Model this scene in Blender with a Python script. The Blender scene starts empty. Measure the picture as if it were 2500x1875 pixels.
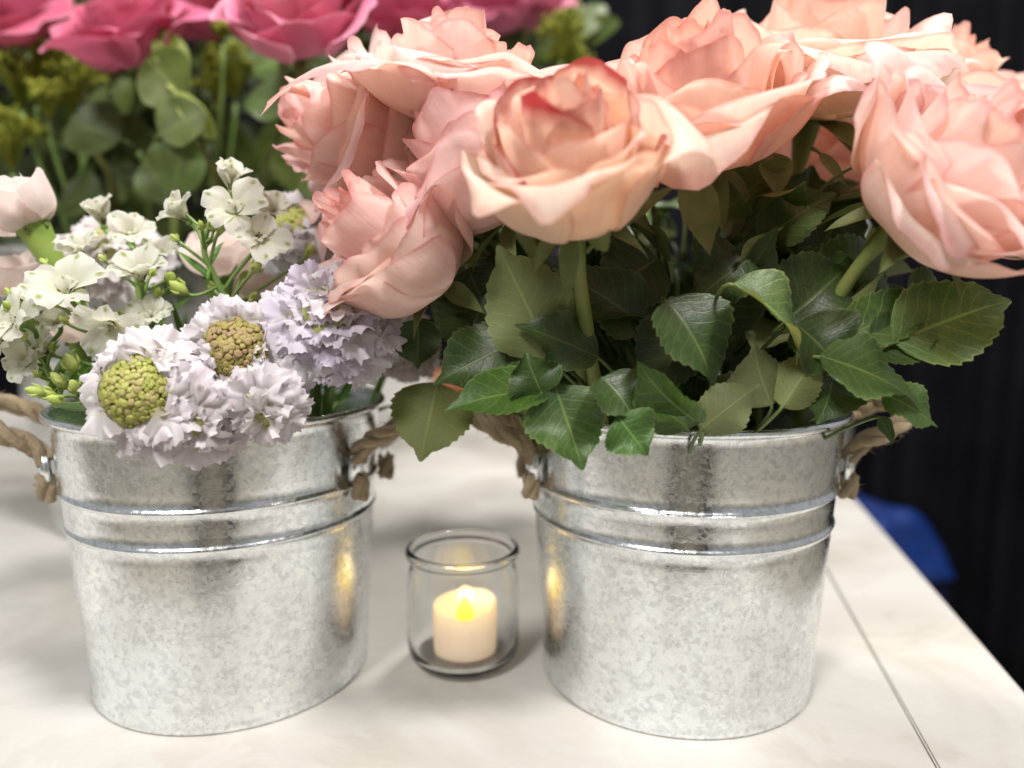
import bpy, math, random
import numpy as np
from mathutils import Vector, Matrix, Quaternion

scene = bpy.context.scene
col = scene.collection
R_ = math.radians

# ---------------------------------------------------------------- camera
cam_d = bpy.data.cameras.new('camera')
cam = bpy.data.objects.new('camera', cam_d)
col.objects.link(cam)
cam.location = (0, 0, 0.2075)
cam.rotation_euler = (R_(90 - 7.5), 0, 0)
cam_d.sensor_width = 36
cam_d.lens = 26.85
cam_d.clip_start = 0.01
cam_d.clip_end = 50
cam_d.dof.use_dof = True
cam_d.dof.focus_distance = 0.322
cam_d.dof.aperture_fstop = 3.4
scene.camera = cam

# ---------------------------------------------------------------- room light
world = bpy.data.worlds.new('World')
scene.world = world
world.use_nodes = True
bg = world.node_tree.nodes['Background']
bg.inputs['Color'].default_value = (0.97, 0.985, 1.0, 1)
bg.inputs['Strength'].default_value = 0.33

def area(name, loc, target, size, energy, color=(1, 1, 1)):
    d = bpy.data.lights.new(name, 'AREA')
    d.shape = 'DISK'
    d.size = size
    d.energy = energy
    d.color = color
    o = bpy.data.objects.new(name, d)
    col.objects.link(o)
    o.location = loc
    o.rotation_euler = (Vector(target) - Vector(loc)).to_track_quat('-Z', 'Y').to_euler()
    return o

area('ceiling_or_fill_lamp', (0.75, -0.55, 2.1), (0, 0.4, 0.1), 0.34, 47, (1, 0.985, 0.955))
area('ceiling_or_fill_lamp', (-0.75, -1.05, 1.65), (0.0, 0.4, 0.15), 0.45, 31, (1, 0.985, 0.96))  # fill added from the front to lighten petals, leaves and bucket
area('ceiling_or_fill_lamp', (0.35, 1.15, 2.2), (0.0, 0.45, 0.1), 0.36, 34, (1, 0.97, 0.92))

vs = scene.view_settings
vs.view_transform = 'Standard'
vs.look = 'None'
vs.exposure = 0.22
vs.gamma = 1
vs.use_curve_mapping = False
scene.cycles.use_denoising = True
scene.cycles.max_bounces = 10
scene.cycles.transmission_bounces = 8
scene.cycles.transparent_max_bounces = 12
scene.cycles.sample_clamp_indirect = 4

# ---------------------------------------------------------------- helpers
def tag(o, label=None, cat=None, group=None, kind=None):
    if label: o['label'] = label
    if cat: o['category'] = cat
    if group: o['group'] = group
    if kind: o['kind'] = kind
    return o

def mesh(name, V, F, uv=None, smooth=True):
    m = bpy.data.meshes.new(name)
    m.from_pydata([tuple(v) for v in V], [], F)
    if uv is not None:
        l = m.uv_layers.new(name='UVMap')
        idx = np.empty(len(m.loops), dtype=np.int32)
        m.loops.foreach_get('vertex_index', idx)
        l.data.foreach_set('uv', np.asarray(uv, dtype=np.float32)[idx].ravel())
    if smooth:
        m.polygons.foreach_set('use_smooth', [True] * len(m.polygons))
    m.update()
    return m

def obj(name, me, mat, parent=None, matrix=None, color=None):
    """link one mesh object; matrix is in world space, parents are never rotated"""
    o = bpy.data.objects.new(name, me)
    col.objects.link(o)
    if mat is not None and not me.materials:
        me.materials.append(mat)
    if parent is not None:
        o.parent = parent
    if matrix is not None:
        base = Matrix.Identity(4)
        p = parent
        while p is not None:
            base = p.matrix_basis @ base if p.parent is None else p.matrix_basis @ base
            p = p.parent
        o.matrix_basis = base.inverted() @ matrix
    if color is not None:
        o.color = (*color, 1) if len(color) == 3 else color
    return o

def wobj(name, V, F, mat, parent=None, uv=None, color=None, smooth=True):
    """mesh given in world coordinates, origin put at its parent's origin"""
    off = Vector((0, 0, 0))
    p = parent
    while p is not None:
        off += p.location
        p = p.parent
    V = np.asarray(V, dtype=float) - np.array(off)
    return obj(name, mesh(name, V, F, uv, smooth), mat, parent, None, color)

def empty(name, loc):
    o = bpy.data.objects.new(name, None)
    col.objects.link(o)
    o.location = loc
    o.empty_display_size = 0.01
    return o

def grid_faces(nu, nv, off=0, wrap=False):
    F = []
    for j in range(nv - 1):
        for i in range(nu if wrap else nu - 1):
            a = off + j * nu + i
            b = off + j * nu + (i + 1) % nu
            F.append((a, b, b + nu, a + nu))
    return F

def lathe(prof, n=96):
    prof = np.array(prof)
    a = np.linspace(0, 2 * math.pi, n, endpoint=False)
    V = np.zeros((len(prof), n, 3))
    V[:, :, 0] = prof[:, 0:1] * np.cos(a)
    V[:, :, 1] = prof[:, 0:1] * np.sin(a)
    V[:, :, 2] = prof[:, 1:2]
    uv = np.zeros((len(prof), n, 2))
    uv[:, :, 0] = a / (2 * math.pi)
    uv[:, :, 1] = np.linspace(0, 1, len(prof))[:, None]
    return V.reshape(-1, 3), grid_faces(n, len(prof), 0, True), uv.reshape(-1, 2)

def frames(pts):
    pts = np.asarray(pts, dtype=float)
    T = np.gradient(pts, axis=0)
    T /= np.linalg.norm(T, axis=1)[:, None] + 1e-12
    up = np.array([0, 0, 1.0]) if abs(T[0][2]) < .9 else np.array([1.0, 0, 0])
    N = []
    n = np.cross(T[0], up); n /= np.linalg.norm(n)
    for t in T:
        n = n - t * np.dot(n, t)
        n /= np.linalg.norm(n) + 1e-12
        N.append(n)
    N = np.array(N)
    return T, N, np.cross(T, N)

def tube(pts, rad, ns=8, off=0):
    pts = np.asarray(pts, dtype=float)
    rad = np.broadcast_to(np.asarray(rad, dtype=float), (len(pts),))
    T, N, B = frames(pts)
    a = np.linspace(0, 2 * math.pi, ns, endpoint=False)
    V = pts[:, None, :] + rad[:, None, None] * (np.cos(a)[None, :, None] * N[:, None, :] + np.sin(a)[None, :, None] * B[:, None, :])
    F = grid_faces(ns, len(pts), off, True)
    F.append(tuple(off + i for i in range(ns))[::-1])
    F.append(tuple(off + (len(pts) - 1) * ns + i for i in range(ns)))
    uv = np.zeros((len(pts), ns, 2))
    uv[:, :, 0] = a / (2 * math.pi)
    uv[:, :, 1] = np.linspace(0, 1, len(pts))[:, None]
    return V.reshape(-1, 3), F, uv.reshape(-1, 2)

class MB:
    def __init__(s): s.V = []; s.F = []; s.U = []; s.n = 0
    def add(s, V, F, U=None):
        V = np.asarray(V, dtype=float)
        s.V.append(V); s.F += [tuple(i + s.n for i in f) for f in F]
        s.U.append(np.zeros((len(V), 2)) if U is None else np.asarray(U)); s.n += len(V)
    def tube(s, pts, rad, ns=6):
        s.add(*tube(pts, rad, ns))
    def done(s): return np.concatenate(s.V), s.F, np.concatenate(s.U)

def bez(a, b, c, d, n=14):
    t = np.linspace(0, 1, n)[:, None]
    a, b, c, d = [np.asarray(x, dtype=float) for x in (a, b, c, d)]
    return (1 - t) ** 3 * a + 3 * (1 - t) ** 2 * t * b + 3 * (1 - t) * t * t * c + t ** 3 * d

def catmull(pts, n=10):
    pts = np.asarray(pts, dtype=float)
    P_ = np.vstack([2 * pts[0] - pts[1], pts, 2 * pts[-1] - pts[-2]])
    out = []
    for i in range(1, len(P_) - 2):
        p0, p1, p2, p3 = P_[i - 1:i + 3]
        for t in np.linspace(0, 1, n, endpoint=False):
            out.append(.5 * (2 * p1 + (p2 - p0) * t + (2 * p0 - 5 * p1 + 4 * p2 - p3) * t * t + (3 * p1 - p0 - 3 * p2 + p3) * t ** 3))
    out.append(pts[-1])
    return np.array(out)

def basis(y, zhint):
    y = Vector(y).normalized(); z = Vector(zhint)
    z = (z - y * z.dot(y))
    if z.length < 1e-4: z = y.orthogonal()
    z.normalize(); x = y.cross(z)
    return Matrix((x, y, z)).transposed()

def axis_rot(A, spin=0):
    q = Vector((0, 0, 1)).rotation_difference(Vector(A).normalized())
    return (q @ Quaternion((0, 0, 1), spin)).to_matrix()

# ---------------------------------------------------------------- materials
class Mat:
    def __init__(s, name):
        s.m = bpy.data.materials.new(name); s.m.use_nodes = True
        s.t = s.m.node_tree; s.n = s.t.nodes; s.l = s.t.links
        s.b = s.n['Principled BSDF']; s.out = s.n['Material Output']
    def node(s, typ, **kw):
        n = s.n.new(typ)
        for k, v in kw.items():
            if k.startswith('i_'): n.inputs[k[2:].replace('_', ' ')].default_value = v
            else: setattr(n, k, v)
        return n
    def link(s, a, b): s.l.new(a, b)
    def set(s, **kw):
        for k, v in kw.items(): s.b.inputs[k.replace('_', ' ')].default_value = v
    def ramp(s, fac, stops, interp='LINEAR'):
        r = s.n.new('ShaderNodeValToRGB'); r.color_ramp.interpolation = interp
        e = r.color_ramp.elements
        while len(e) > 1: e.remove(e[-1])
        for i, (p, c) in enumerate(stops):
            c = (c, c, c, 1) if isinstance(c, (int, float)) else (*c, 1)
            el = e[0] if i == 0 else e.new(p)
            el.position = p; el.color = c
        if fac is not None: s.link(fac, r.inputs['Fac'])
        return r.outputs['Color']
    def mix(s, fac, a, b, mode='MIX'):
        n = s.n.new('ShaderNodeMix'); n.data_type = 'RGBA'; n.blend_type = mode
        for sock, v in ((n.inputs[0], fac), (n.inputs[6], a), (n.inputs[7], b)):
            if hasattr(v, 'is_linked'): s.link(v, sock)
            elif isinstance(v, (int, float)): sock.default_value = v if sock == n.inputs[0] else (v, v, v, 1)
            else: sock.default_value = (*v, 1)
        return n.outputs[2]
    def math(s, op, a, b=0.0, c=0.0):
        n = s.n.new('ShaderNodeMath'); n.operation = op
        for i, v in enumerate((a, b, c)):
            if hasattr(v, 'is_linked'): s.link(v, n.inputs[i])
            else: n.inputs[i].default_value = v
        return n.outputs[0]
    def coord(s, kind='Object', scale=(1, 1, 1)):
        tc = s.n.new('ShaderNodeTexCoord'); mp = s.n.new('ShaderNodeMapping')
        mp.inputs['Scale'].default_value = scale
        s.link(tc.outputs[kind], mp.inputs['Vector'])
        return mp.outputs['Vector']
    def noise(s, vec, scale, detail=3, rough=.5, dist=0, out='Fac'):
        n = s.n.new('ShaderNodeTexNoise')
        n.inputs['Scale'].default_value = scale; n.inputs['Detail'].default_value = detail
        n.inputs['Roughness'].default_value = rough; n.inputs['Distortion'].default_value = dist
        if vec is not None: s.link(vec, n.inputs['Vector'])
        return n.outputs[out]
    def voro(s, vec, scale, out='Color', feature='F1', rnd=1.0):
        n = s.n.new('ShaderNodeTexVoronoi'); n.feature = feature
        n.inputs['Scale'].default_value = scale; n.inputs['Randomness'].default_value = rnd
        if vec is not None: s.link(vec, n.inputs['Vector'])
        return n.outputs[out]
    def bump(s, h, strength=.3, dist=.001):
        b = s.n.new('ShaderNodeBump')
        b.inputs['Strength'].default_value = strength; b.inputs['Distance'].default_value = dist
        s.link(h, b.inputs['Height']); s.link(b.outputs[0], s.b.inputs['Normal'])
        return b.outputs[0]
    def uv(s):
        tc = s.n.new('ShaderNodeTexCoord'); sp = s.n.new('ShaderNodeSeparateXYZ')
        s.link(tc.outputs['UV'], sp.inputs[0])
        return tc.outputs['UV'], sp.outputs[0], sp.outputs[1]
    def objcol(s):
        return s.n.new('ShaderNodeObjectInfo').outputs['Color']
    def translucent(s, colr, fac):
        t = s.n.new('ShaderNodeBsdfTranslucent'); mx = s.n.new('ShaderNodeMixShader')
        if hasattr(colr, 'is_linked'): s.link(colr, t.inputs['Color'])
        else: t.inputs['Color'].default_value = (*colr, 1)
        mx.inputs[0].default_value = fac
        s.link(s.b.outputs[0], mx.inputs[1]); s.link(t.outputs[0], mx.inputs[2])
        s.link(mx.outputs[0], s.out.inputs['Surface'])
        return t

def mat_petal(name, base, mid, edge, rim, back, rim_w=.034, trans=.50):
    m = Mat(name)
    uv, u, v = m.uv()
    vec = m.coord('Object', (1, 1, 1))
    big = m.noise(vec, 60, 3)
    vv = m.math('ADD', v, m.math('MULTIPLY', m.math('SUBTRACT', big, .5), .35))
    c = m.ramp(vv, [(0, base), (.45, mid), (.85, edge)])
    cb = m.ramp(vv, [(0, base), (.4, back), (.9, edge)])
    geo = m.n.new('ShaderNodeNewGeometry')
    c = m.mix(geo.outputs['Backfacing'], c, cb)
    # fine length-wise veins
    mp = m.n.new('ShaderNodeMapping'); mp.inputs['Scale'].default_value = (46, 2.0, 1)
    m.link(uv, mp.inputs['Vector'])
    vein = m.noise(mp.outputs[0], 1.0, 4, .6, .3)
    c = m.mix(m.math('MULTIPLY', m.ramp(vein, [(.35, 1.0), (.62, 0.0)]), .34), c, m.mix(1, c, (.93, .80, .75), 'MULTIPLY'))
    # thin deeper line along the petal's rim
    eu = m.math('ABSOLUTE', m.math('SUBTRACT', m.math('MULTIPLY', u, 2), 1))
    e = m.math('MAXIMUM', m.math('POWER', eu, 1.0), v)
    ew = m.math('SUBTRACT', e, m.math('MULTIPLY', m.math('SUBTRACT', m.noise(vec, 120, 3), .5), .10))
    k = m.ramp(ew, [(1 - rim_w * 1.5, 0.0), (1 - rim_w * .2, 1.0)])
    c = m.mix(m.math('MULTIPLY', k, .55), c, rim)
    # bruised blotches at the rim of some petals: object alpha says how much
    oi = m.n.new('ShaderNodeObjectInfo')
    br = m.math('ADD', ew, m.math('MULTIPLY', m.math('SUBTRACT', m.noise(vec, 45, 2), .62), .75))
    kb = m.math('MULTIPLY', m.ramp(br, [(.74, 0.0), (.93, 1.0)]), oi.outputs['Alpha'])
    c = m.mix(kb, c, (.45, .055, .07))
    c = m.mix(1, c, oi.outputs['Color'], 'MULTIPLY')
    m.link(c, m.b.inputs['Base Color'])
    m.set(Roughness=.55, Specular_IOR_Level=.25, Sheen_Weight=.15)
    h = m.math('ADD', m.math('MULTIPLY', vein, .5), m.noise(vec, 180, 3))
    m.bump(h, .60, .0008)
    tc = m.mix(1, c, (1.0, .93, .87), 'MULTIPLY')
    m.translucent(tc, trans)
    return m.m

M = {}
M['peach'] = mat_petal('peach_petal', (.97, .86, .63), (.97, .785, .635), (.975, .835, .775), (.78, .35, .33), (.97, .85, .78))
M['blush'] = mat_petal('blush_petal', (.97, .87, .69), (.97, .805, .72), (.975, .855, .84), (.80, .36, .39), (.97, .855, .825))
M['magenta'] = mat_petal('magenta_petal', (.55, .12, .17), (.50, .05, .125), (.58, .11, .21), (.72, .28, .40), (.58, .13, .23), trans=.24)
M['palepink'] = mat_petal('pale_pink_petal', (.93, .90, .80), (.95, .86, .83), (.95, .89, .875), (.93, .82, .81), (.95, .88, .865))

def mat_leaf(name, top, top2, under, rough=.38):
    m = Mat(name)
    uv, u, v = m.uv()
    vec = m.coord('Object')
    au = m.math('ABSOLUTE', m.math('SUBTRACT', m.math('MULTIPLY', u, 2), 1))
    n1 = m.noise(vec, 70, 4)
    c = m.mix(m.ramp(n1, [(.35, 0.0), (.65, 1.0)]), top, top2)
    under_c = m.mix(n1, under, tuple(x * .78 for x in under))
    geo = m.n.new('ShaderNodeNewGeometry')
    c = m.mix(geo.outputs['Backfacing'], c, under_c)
    # side veins leave the midrib at a slant, finer net between them
    wob = m.math('MULTIPLY', m.math('SUBTRACT', m.noise(vec, 110, 3), .5), .13)
    ph = m.math('ADD', m.math('SUBTRACT', v, m.math('MULTIPLY', au, .26)), wob)
    saw = m.math('PINGPONG', m.math('MULTIPLY', ph, m.math('ADD', 6.5, m.math('MULTIPLY', m.n.new('ShaderNodeObjectInfo').outputs['Random'], 3.0))), .5)
    side = m.ramp(saw, [(0.0, 1.0), (.09, 0.0)])
    midr = m.ramp(au, [(.015, 1.0), (.055, 0.0)])
    net = m.ramp(m.voro(vec, 420, 'Distance', 'DISTANCE_TO_EDGE'), [(0.0, 1.0), (.10, 0.0)])
    vn = m.math('MAXIMUM', m.math('MULTIPLY', side, .55), m.math('MAXIMUM', midr, m.math('MULTIPLY', net, .22)))
    c = m.mix(m.math('MULTIPLY', vn, .55), c, m.mix(geo.outputs['Backfacing'], (.16, .22, .07), (.26, .30, .13)))
    edge = m.ramp(au, [(.93, 0.0), (1.0, 1.0)])
    c = m.mix(m.math('MULTIPLY', edge, .35), c, (.22, .26, .10))
    dust = m.ramp(m.noise(vec, 35, 5, .65), [(.55, 0.0), (.75, 1.0)])
    c = m.mix(m.math('MULTIPLY', dust, .25), c, (.20, .24, .16))
    spot = m.ramp(m.noise(vec, 95, 4, .6, .5), [(.68, 0.0), (.74, 1.0)])
    c = m.mix(m.math('MULTIPLY', spot, .55), c, (.11, .075, .03))
    c = m.mix(1, c, m.objcol(), 'MULTIPLY')
    m.link(c, m.b.inputs['Base Color'])
    m.link(m.mix(geo.outputs['Backfacing'], rough, .62), m.b.inputs['Roughness'])
    m.set(Specular_IOR_Level=.40)
    hh = m.math('SUBTRACT', m.math('ADD', m.noise(vec, 240, 3), m.math('MULTIPLY', n1, 1.2)), vn)
    m.bump(hh, .3, .0005)
    m.translucent(m.mix(1, c, (1.3, 1.5, .5), 'MULTIPLY'), .16)
    return m.m

M['leaf'] = mat_leaf('rose_leaf', (.028, .056, .016), (.052, .086, .026), (.170, .190, .080), .42)
M['leaf_bg'] = mat_leaf('broad_leaf', (.048, .075, .014), (.080, .115, .024), (.15, .18, .06), .5)

def mat_simple(name, c1, c2, scale=60, rough=.5, spec=.3, bump=.2, bscale=300, trans=0, objcol=False, stretch=(1, 1, 1)):
    m = Mat(name)
    vec = m.coord('Object', stretch)
    c = m.mix(m.ramp(m.noise(vec, scale, 4), [(.35, 0.0), (.65, 1.0)]), c1, c2)
    if objcol: c = m.mix(1, c, m.objcol(), 'MULTIPLY')
    m.link(c, m.b.inputs['Base Color'])
    m.set(Roughness=rough, Specular_IOR_Level=spec)
    if bump: m.bump(m.noise(vec, bscale, 3), bump, .0008)
    if trans: m.translucent(c, trans)
    return m.m

M['stem'] = mat_simple('rose_stem', (.16, .21, .05), (.24, .27, .08), 50, .45, .4, .2, 200, objcol=True)
M['sepal'] = mat_simple('sepal', (.13, .17, .05), (.20, .23, .09), 90, .5, .3, .3, trans=.15)
M['thin_stem'] = mat_simple('thin_stem', (.14, .24, .05), (.22, .32, .09), 60, .45, .4, .1)
M['calyx'] = mat_simple('calyx', (.20, .34, .05), (.32, .42, .10), 60, .45, .35, .2, trans=.15)
M['bud_green'] = mat_simple('green_bud', (.36, .45, .08), (.50, .55, .18), 90, .5, .3, .2, trans=.2)
M['umbel'] = mat_simple('yellow_green_blossom', (.20, .23, .025), (.36, .37, .05), 60, .6, .2, .2, trans=.2)

# frilled scabious floret: white to lilac, greenish throat
m = Mat('scabious_floret')
uv, u, v = m.uv(); vec = m.coord('Object')
n = m.noise(vec, 130, 3)
c = m.ramp(m.math('ADD', v, m.math('MULTIPLY', m.math('SUBTRACT', n, .5), .3)), [(0.05, (.56, .60, .22)), (.26, (.77, .76, .56)), (.5, (.80, .77, .76)), (1, (.81, .77, .78))])
mp = m.n.new('ShaderNodeMapping'); mp.inputs['Scale'].default_value = (30, 1.2, 1); m.link(uv, mp.inputs['Vector'])
vein = m.noise(mp.outputs[0], 1, 4, .6)
c = m.mix(m.math('MULTIPLY', m.ramp(vein, [(.3, 1.0), (.6, 0.0)]), .18), c, (.76, .68, .74))
c = m.mix(1, c, m.objcol(), 'MULTIPLY')
m.link(c, m.b.inputs['Base Color']); m.set(Roughness=.65, Specular_IOR_Level=.15)
m.bump(m.math('ADD', vein, n), .3, .0006)
m.translucent(c, .36)
M['floret'] = m.m

# knobbly seed head: each bud its own green / mauve tone (u), tip paler (v)
m = Mat('scabious_buds')
uv, u, v = m.uv()
c = m.ramp(u, [(0, (.20, .24, .05)), (.35, (.34, .36, .10)), (.6, (.38, .36, .16)), (.8, (.34, .25, .17)), (1, (.42, .45, .14))])
c = m.mix(m.math('MULTIPLY', v, .5), c, (.50, .48, .24))
c = m.mix(1, c, m.objcol(), 'MULTIPLY')
m.link(c, m.b.inputs['Base Color']); m.set(Roughness=.5, Specular_IOR_Level=.3)
m.bump(m.noise(m.coord('Object'), 900, 3), .3, .0004)
M['buds'] = m.m

# white larkspur petal with a green fleck near its tip
m = Mat('larkspur_petal')
uv, u, v = m.uv(); vec = m.coord('Object')
mp = m.n.new('ShaderNodeMapping'); mp.inputs['Scale'].default_value = (24, 1.5, 1); m.link(uv, mp.inputs['Vector'])
vein = m.noise(mp.outputs[0], 1, 4, .6, .4)
c = m.ramp(v, [(0, (.52, .57, .20)), (.22, (.72, .71, .53)), (.7, (.76, .745, .665)), (1, (.77, .755, .70))])
c = m.mix(m.math('MULTIPLY', m.ramp(vein, [(.3, 1.0), (.6, 0.0)]), .35), c, (.70, .69, .50))
du = m.math('MULTIPLY', m.math('SUBTRACT', u, .5), 1.0); dv = m.math('SUBTRACT', v, .86)
dd = m.math('SQRT', m.math('ADD', m.math('MULTIPLY', du, du), m.math('MULTIPLY', dv, dv)))
dd = m.math('ADD', dd, m.math('MULTIPLY', m.math('SUBTRACT', m.noise(vec, 700, 2), .5), .06))
c = m.mix(m.ramp(dd, [(.03, .85), (.11, 0.0)]), c, (.33, .38, .06))
m.link(c, m.b.inputs['Base Color']); m.set(Roughness=.6, Specular_IOR_Level=.2)
m.bump(vein, .35, .0006)
m.translucent(c, .5)
M['larkspur'] = m.m
M['stamen'] = mat_simple('dark_stamen', (.03, .025, .012), (.10, .09, .02), 400, .6)

# galvanised steel: spangle, smears, fine horizontal rolling scratches
def mat_zinc(name, tint=(.835, .865, .89), spang=270):
    m = Mat(name)
    vec = m.coord('Object')
    wv = m.n.new('ShaderNodeVectorMath'); wv.operation = 'ADD'
    dn = m.noise(vec, 120, 3, .6, 0, 'Color')
    sc = m.n.new('ShaderNodeVectorMath'); sc.operation = 'SCALE'; sc.inputs['Scale'].default_value = .006
    m.link(dn, sc.inputs[0]); m.link(vec, wv.inputs[0]); m.link(sc.outputs[0], wv.inputs[1])
    cell = m.voro(wv.outputs[0], spang, 'Color'); cell2 = m.voro(wv.outputs[0], spang * 2.1, 'Color')
    s1 = m.n.new('ShaderNodeSeparateColor'); m.link(cell, s1.inputs[0])
    s2 = m.n.new('ShaderNodeSeparateColor'); m.link(cell2, s2.inputs[0])
    val = m.math('ADD', m.math('MULTIPLY', s1.outputs[0], .45), m.math('MULTIPLY', s2.outputs[1], .55))
    mpv = m.coord('Object', (6, 6, 420))
    scr = m.noise(mpv, 9, 4, .7)
    stain = m.noise(vec, 28, 5, .6, .6)
    spots = m.ramp(m.noise(vec, 150, 5, .6, .4), [(.57, 0.0), (.66, 1.0)])
    c = m.ramp(val, [(.15, tuple(x * .80 for x in tint)), (.5, tint), (.9, tuple(min(.95, x * 1.09) for x in tint))])
    c = m.mix(m.math('MULTIPLY', m.ramp(stain, [(.45, 0.0), (.7, 1.0)]), .25), c, (.62, .62, .60))
    c = m.mix(m.math('MULTIPLY', spots, .13), c, (.44, .46, .48))
    c = m.mix(m.math('MULTIPLY', m.ramp(scr, [(.52, 0.0), (.70, 1.0)]), .34), c, (.93, .93, .92))
    m.link(c, m.b.inputs['Base Color'])
    m.set(Metallic=1.0)
    r = m.math('ADD', m.math('MULTIPLY', s2.outputs[0], .16), .12)
    r = m.math('ADD', r, m.math('MULTIPLY', m.math('SUBTRACT', stain, .4), .22))
    m.link(r, m.b.inputs['Roughness'])
    h = m.math('ADD', m.math('MULTIPLY', val, .5), m.math('ADD', m.math('MULTIPLY', scr, .25), m.math('MULTIPLY', m.noise(vec, 45, 3), .9)))
    m.bump(h, .15, .0007)
    return m.m
M['zinc'] = mat_zinc('galvanised_steel')
M['zinc_bg'] = mat_zinc('dull_galvanised_steel', (.55, .56, .55), 60)

# jute rope
m = Mat('jute_rope')
uv, u, v = m.uv(); vec = m.coord('Object')
mp = m.n.new('ShaderNodeMapping'); mp.inputs['Scale'].default_value = (34, 2.5, 1); mp.inputs['Rotation'].default_value = (0, 0, .35); m.link(uv, mp.inputs['Vector'])
fib = m.noise(mp.outputs[0], 2.2, 5, .7, .5)
c = m.ramp(fib, [(.25, (.28, .18, .09)), (.5, (.64, .48, .28)), (.75, (.84, .70, .48))])
c = m.mix(m.noise(vec, 90, 3), c, (.52, .385, .23))
m.link(c, m.b.inputs['Base Color']); m.set(Roughness=.9, Specular_IOR_Level=.1, Sheen_Weight=.3)
m.bump(m.math('ADD', fib, m.noise(vec, 700, 3)), .9, .0016)
M['rope'] = m.m

# whitewashed board
m = Mat('whitewashed_board')
vec = m.coord('Object'); vs_ = m.coord('Object', (1, 5, 1))
p1 = m.noise(vec, 7, 5, .55, .8); p2 = m.noise(vec, 16, 4, .6, 1.2)
c = m.mix(m.ramp(p1, [(.42, 0.0), (.60, 1.0)]), (.45, .418, .372), (.57, .545, .505))
c = m.mix(m.math('MULTIPLY', m.ramp(p2, [(.47, 0.0), (.53, 1.0)]), .6), c, (.51, .484, .444))
br = m.noise(vs_, 60, 5, .7, .4)
c = m.mix(m.math('MULTIPLY', m.ramp(br, [(.35, 1.0), (.65, 0.0)]), .12), c, (.58, .55, .50))
c = m.mix(m.math('MULTIPLY', m.ramp(m.noise(vec, 260, 2), [(.70, 0.0), (.78, 1.0)]), .25), c, (.50, .46, .40))
m.link(c, m.b.inputs['Base Color'])
m.set(Specular_IOR_Level=.28)
m.link(m.ramp(p2, [(.3, .42), (.7, .62)]), m.b.inputs['Roughness'])
sk = m.ramp(m.noise(m.coord('Object', (3, 70, 1)), 5, 5, .7, .8), [(.66, 0.0), (.72, 1.0)])
c2 = m.mix(m.math('MULTIPLY', sk, .22), c, (.46, .44, .42)); m.link(c2, m.b.inputs['Base Color'])
m.bump(m.math('ADD', br, m.math('MULTIPLY', p2, 1.5)), .25, .0008)
M['table'] = m.m

M['curtain'] = mat_simple('navy_drape', (.0025, .0025, .004), (.006, .006, .010), 8, .85, .15, .1, 200)
M['floor'] = mat_simple('beige_carpet', (.40, .36, .29), (.48, .43, .35), 30, .95, .1, .4, 900)
M['blue'] = mat_simple('blue_plastic', (.0015, .015, .10), (.002, .023, .14), 20, .45, .4, .1)
M['navy'] = mat_simple('navy_cloth', (.003, .005, .028), (.006, .009, .045), 20, .7, .2, .2)
M['terracotta'] = mat_simple('terracotta', (.36, .135, .055), (.43, .17, .075), 30, .75, .2, .3)
M['metal_leg'] = mat_simple('dark_metal', (.05, .05, .055), (.07, .07, .075), 20, .5, .4, .1)

m = Mat('clear_glass')
m.set(Base_Color=(.985, .995, .985, 1), Roughness=.015, Transmission_Weight=1.0, IOR=1.48)
M['glass'] = m.m
m = Mat('candle_wax')
vec = m.coord('Object')
m.set(Base_Color=(.90, .82, .70, 1), Roughness=.45, Subsurface_Weight=.5, Subsurface_Scale=.01, Subsurface_Radius=(1, .5, .25),
      Emission_Strength=1.0)
sx = m.n.new('ShaderNodeSeparateXYZ'); m.link(vec, sx.inputs[0])
m.link(m.ramp(m.math('MULTIPLY', sx.outputs[2], 33), [(.05, (.22, .13, .06)), (.55, (.34, .20, .09)), (.82, (.55, .34, .12)), (1.0, (.62, .40, .13))]), m.b.inputs['Emission Color'])  # flame's glow through the wax put in as emission, yellower towards the rim
m.bump(m.noise(vec, 120, 2), .1, .0006)
M['wax'] = m.m
m = Mat('led_flame')
m.set(Base_Color=(.25, .18, .02, 1), Roughness=.5, Emission_Strength=1.0)
sx = m.n.new('ShaderNodeSeparateXYZ'); m.link(m.coord('Object'), sx.inputs[0])
m.link(m.ramp(m.math('MULTIPLY', sx.outputs[2], 31), [(.55, (1.2, .55, .02)), (.72, (1.6, 1.15, .05)), (.97, (1.4, 1.1, .22))]), m.b.inputs['Emission Color'])
M['flame'] = m.m

# ---------------------------------------------------------------- the setting
rng = random.Random(7)
s_ = 40
wobj('floor', [(-6, -4, -.74), (6, -4, -.74), (6, 6, -.74), (-6, 6, -.74)], [(0, 1, 2, 3)], M['floor'])
tag(bpy.data.objects['floor'], kind='structure')

YAW = R_(11.3)
d_ = np.array([math.sin(YAW), math.cos(YAW)]); s_ = np.array([math.cos(YAW), -math.sin(YAW)])
edge_s = .300 * s_[0] + .554 * s_[1]
joint_s = .205 * s_[0] + .412 * s_[1]
table = empty('table', (0, .9, -.74))
tag(table, 'whitewashed board table carrying the metal flower buckets', 'table')
def board(name, s0, s1, d0, d1, z0, z1, mat, bev=.0012):
    import bmesh
    bm = bmesh.new(); bmesh.ops.create_cube(bm, size=1)
    for v in bm.verts:
        s = s0 if v.co.x < 0 else s1; d = d0 if v.co.y < 0 else d1
        q = s_ * s + d_ * d
        v.co = Vector((q[0], q[1], z0 if v.co.z < 0 else z1)) - Vector((0, .9, -.74))
    bmesh.ops.bevel(bm, geom=bm.edges[:], offset=bev, segments=2, affect='EDGES')
    me = bpy.data.meshes.new(name); bm.to_mesh(me); bm.free()
    return obj(name, me, mat, table)
TF = .175
board('tabletop_board', joint_s + .0006, edge_s, TF, 1.75, -.03, 0, M['table'], .0009)
board('tabletop_board', joint_s - 1.25, joint_s - .0002, TF, 1.75, -.03, 0, M['table'], .0009)
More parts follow.
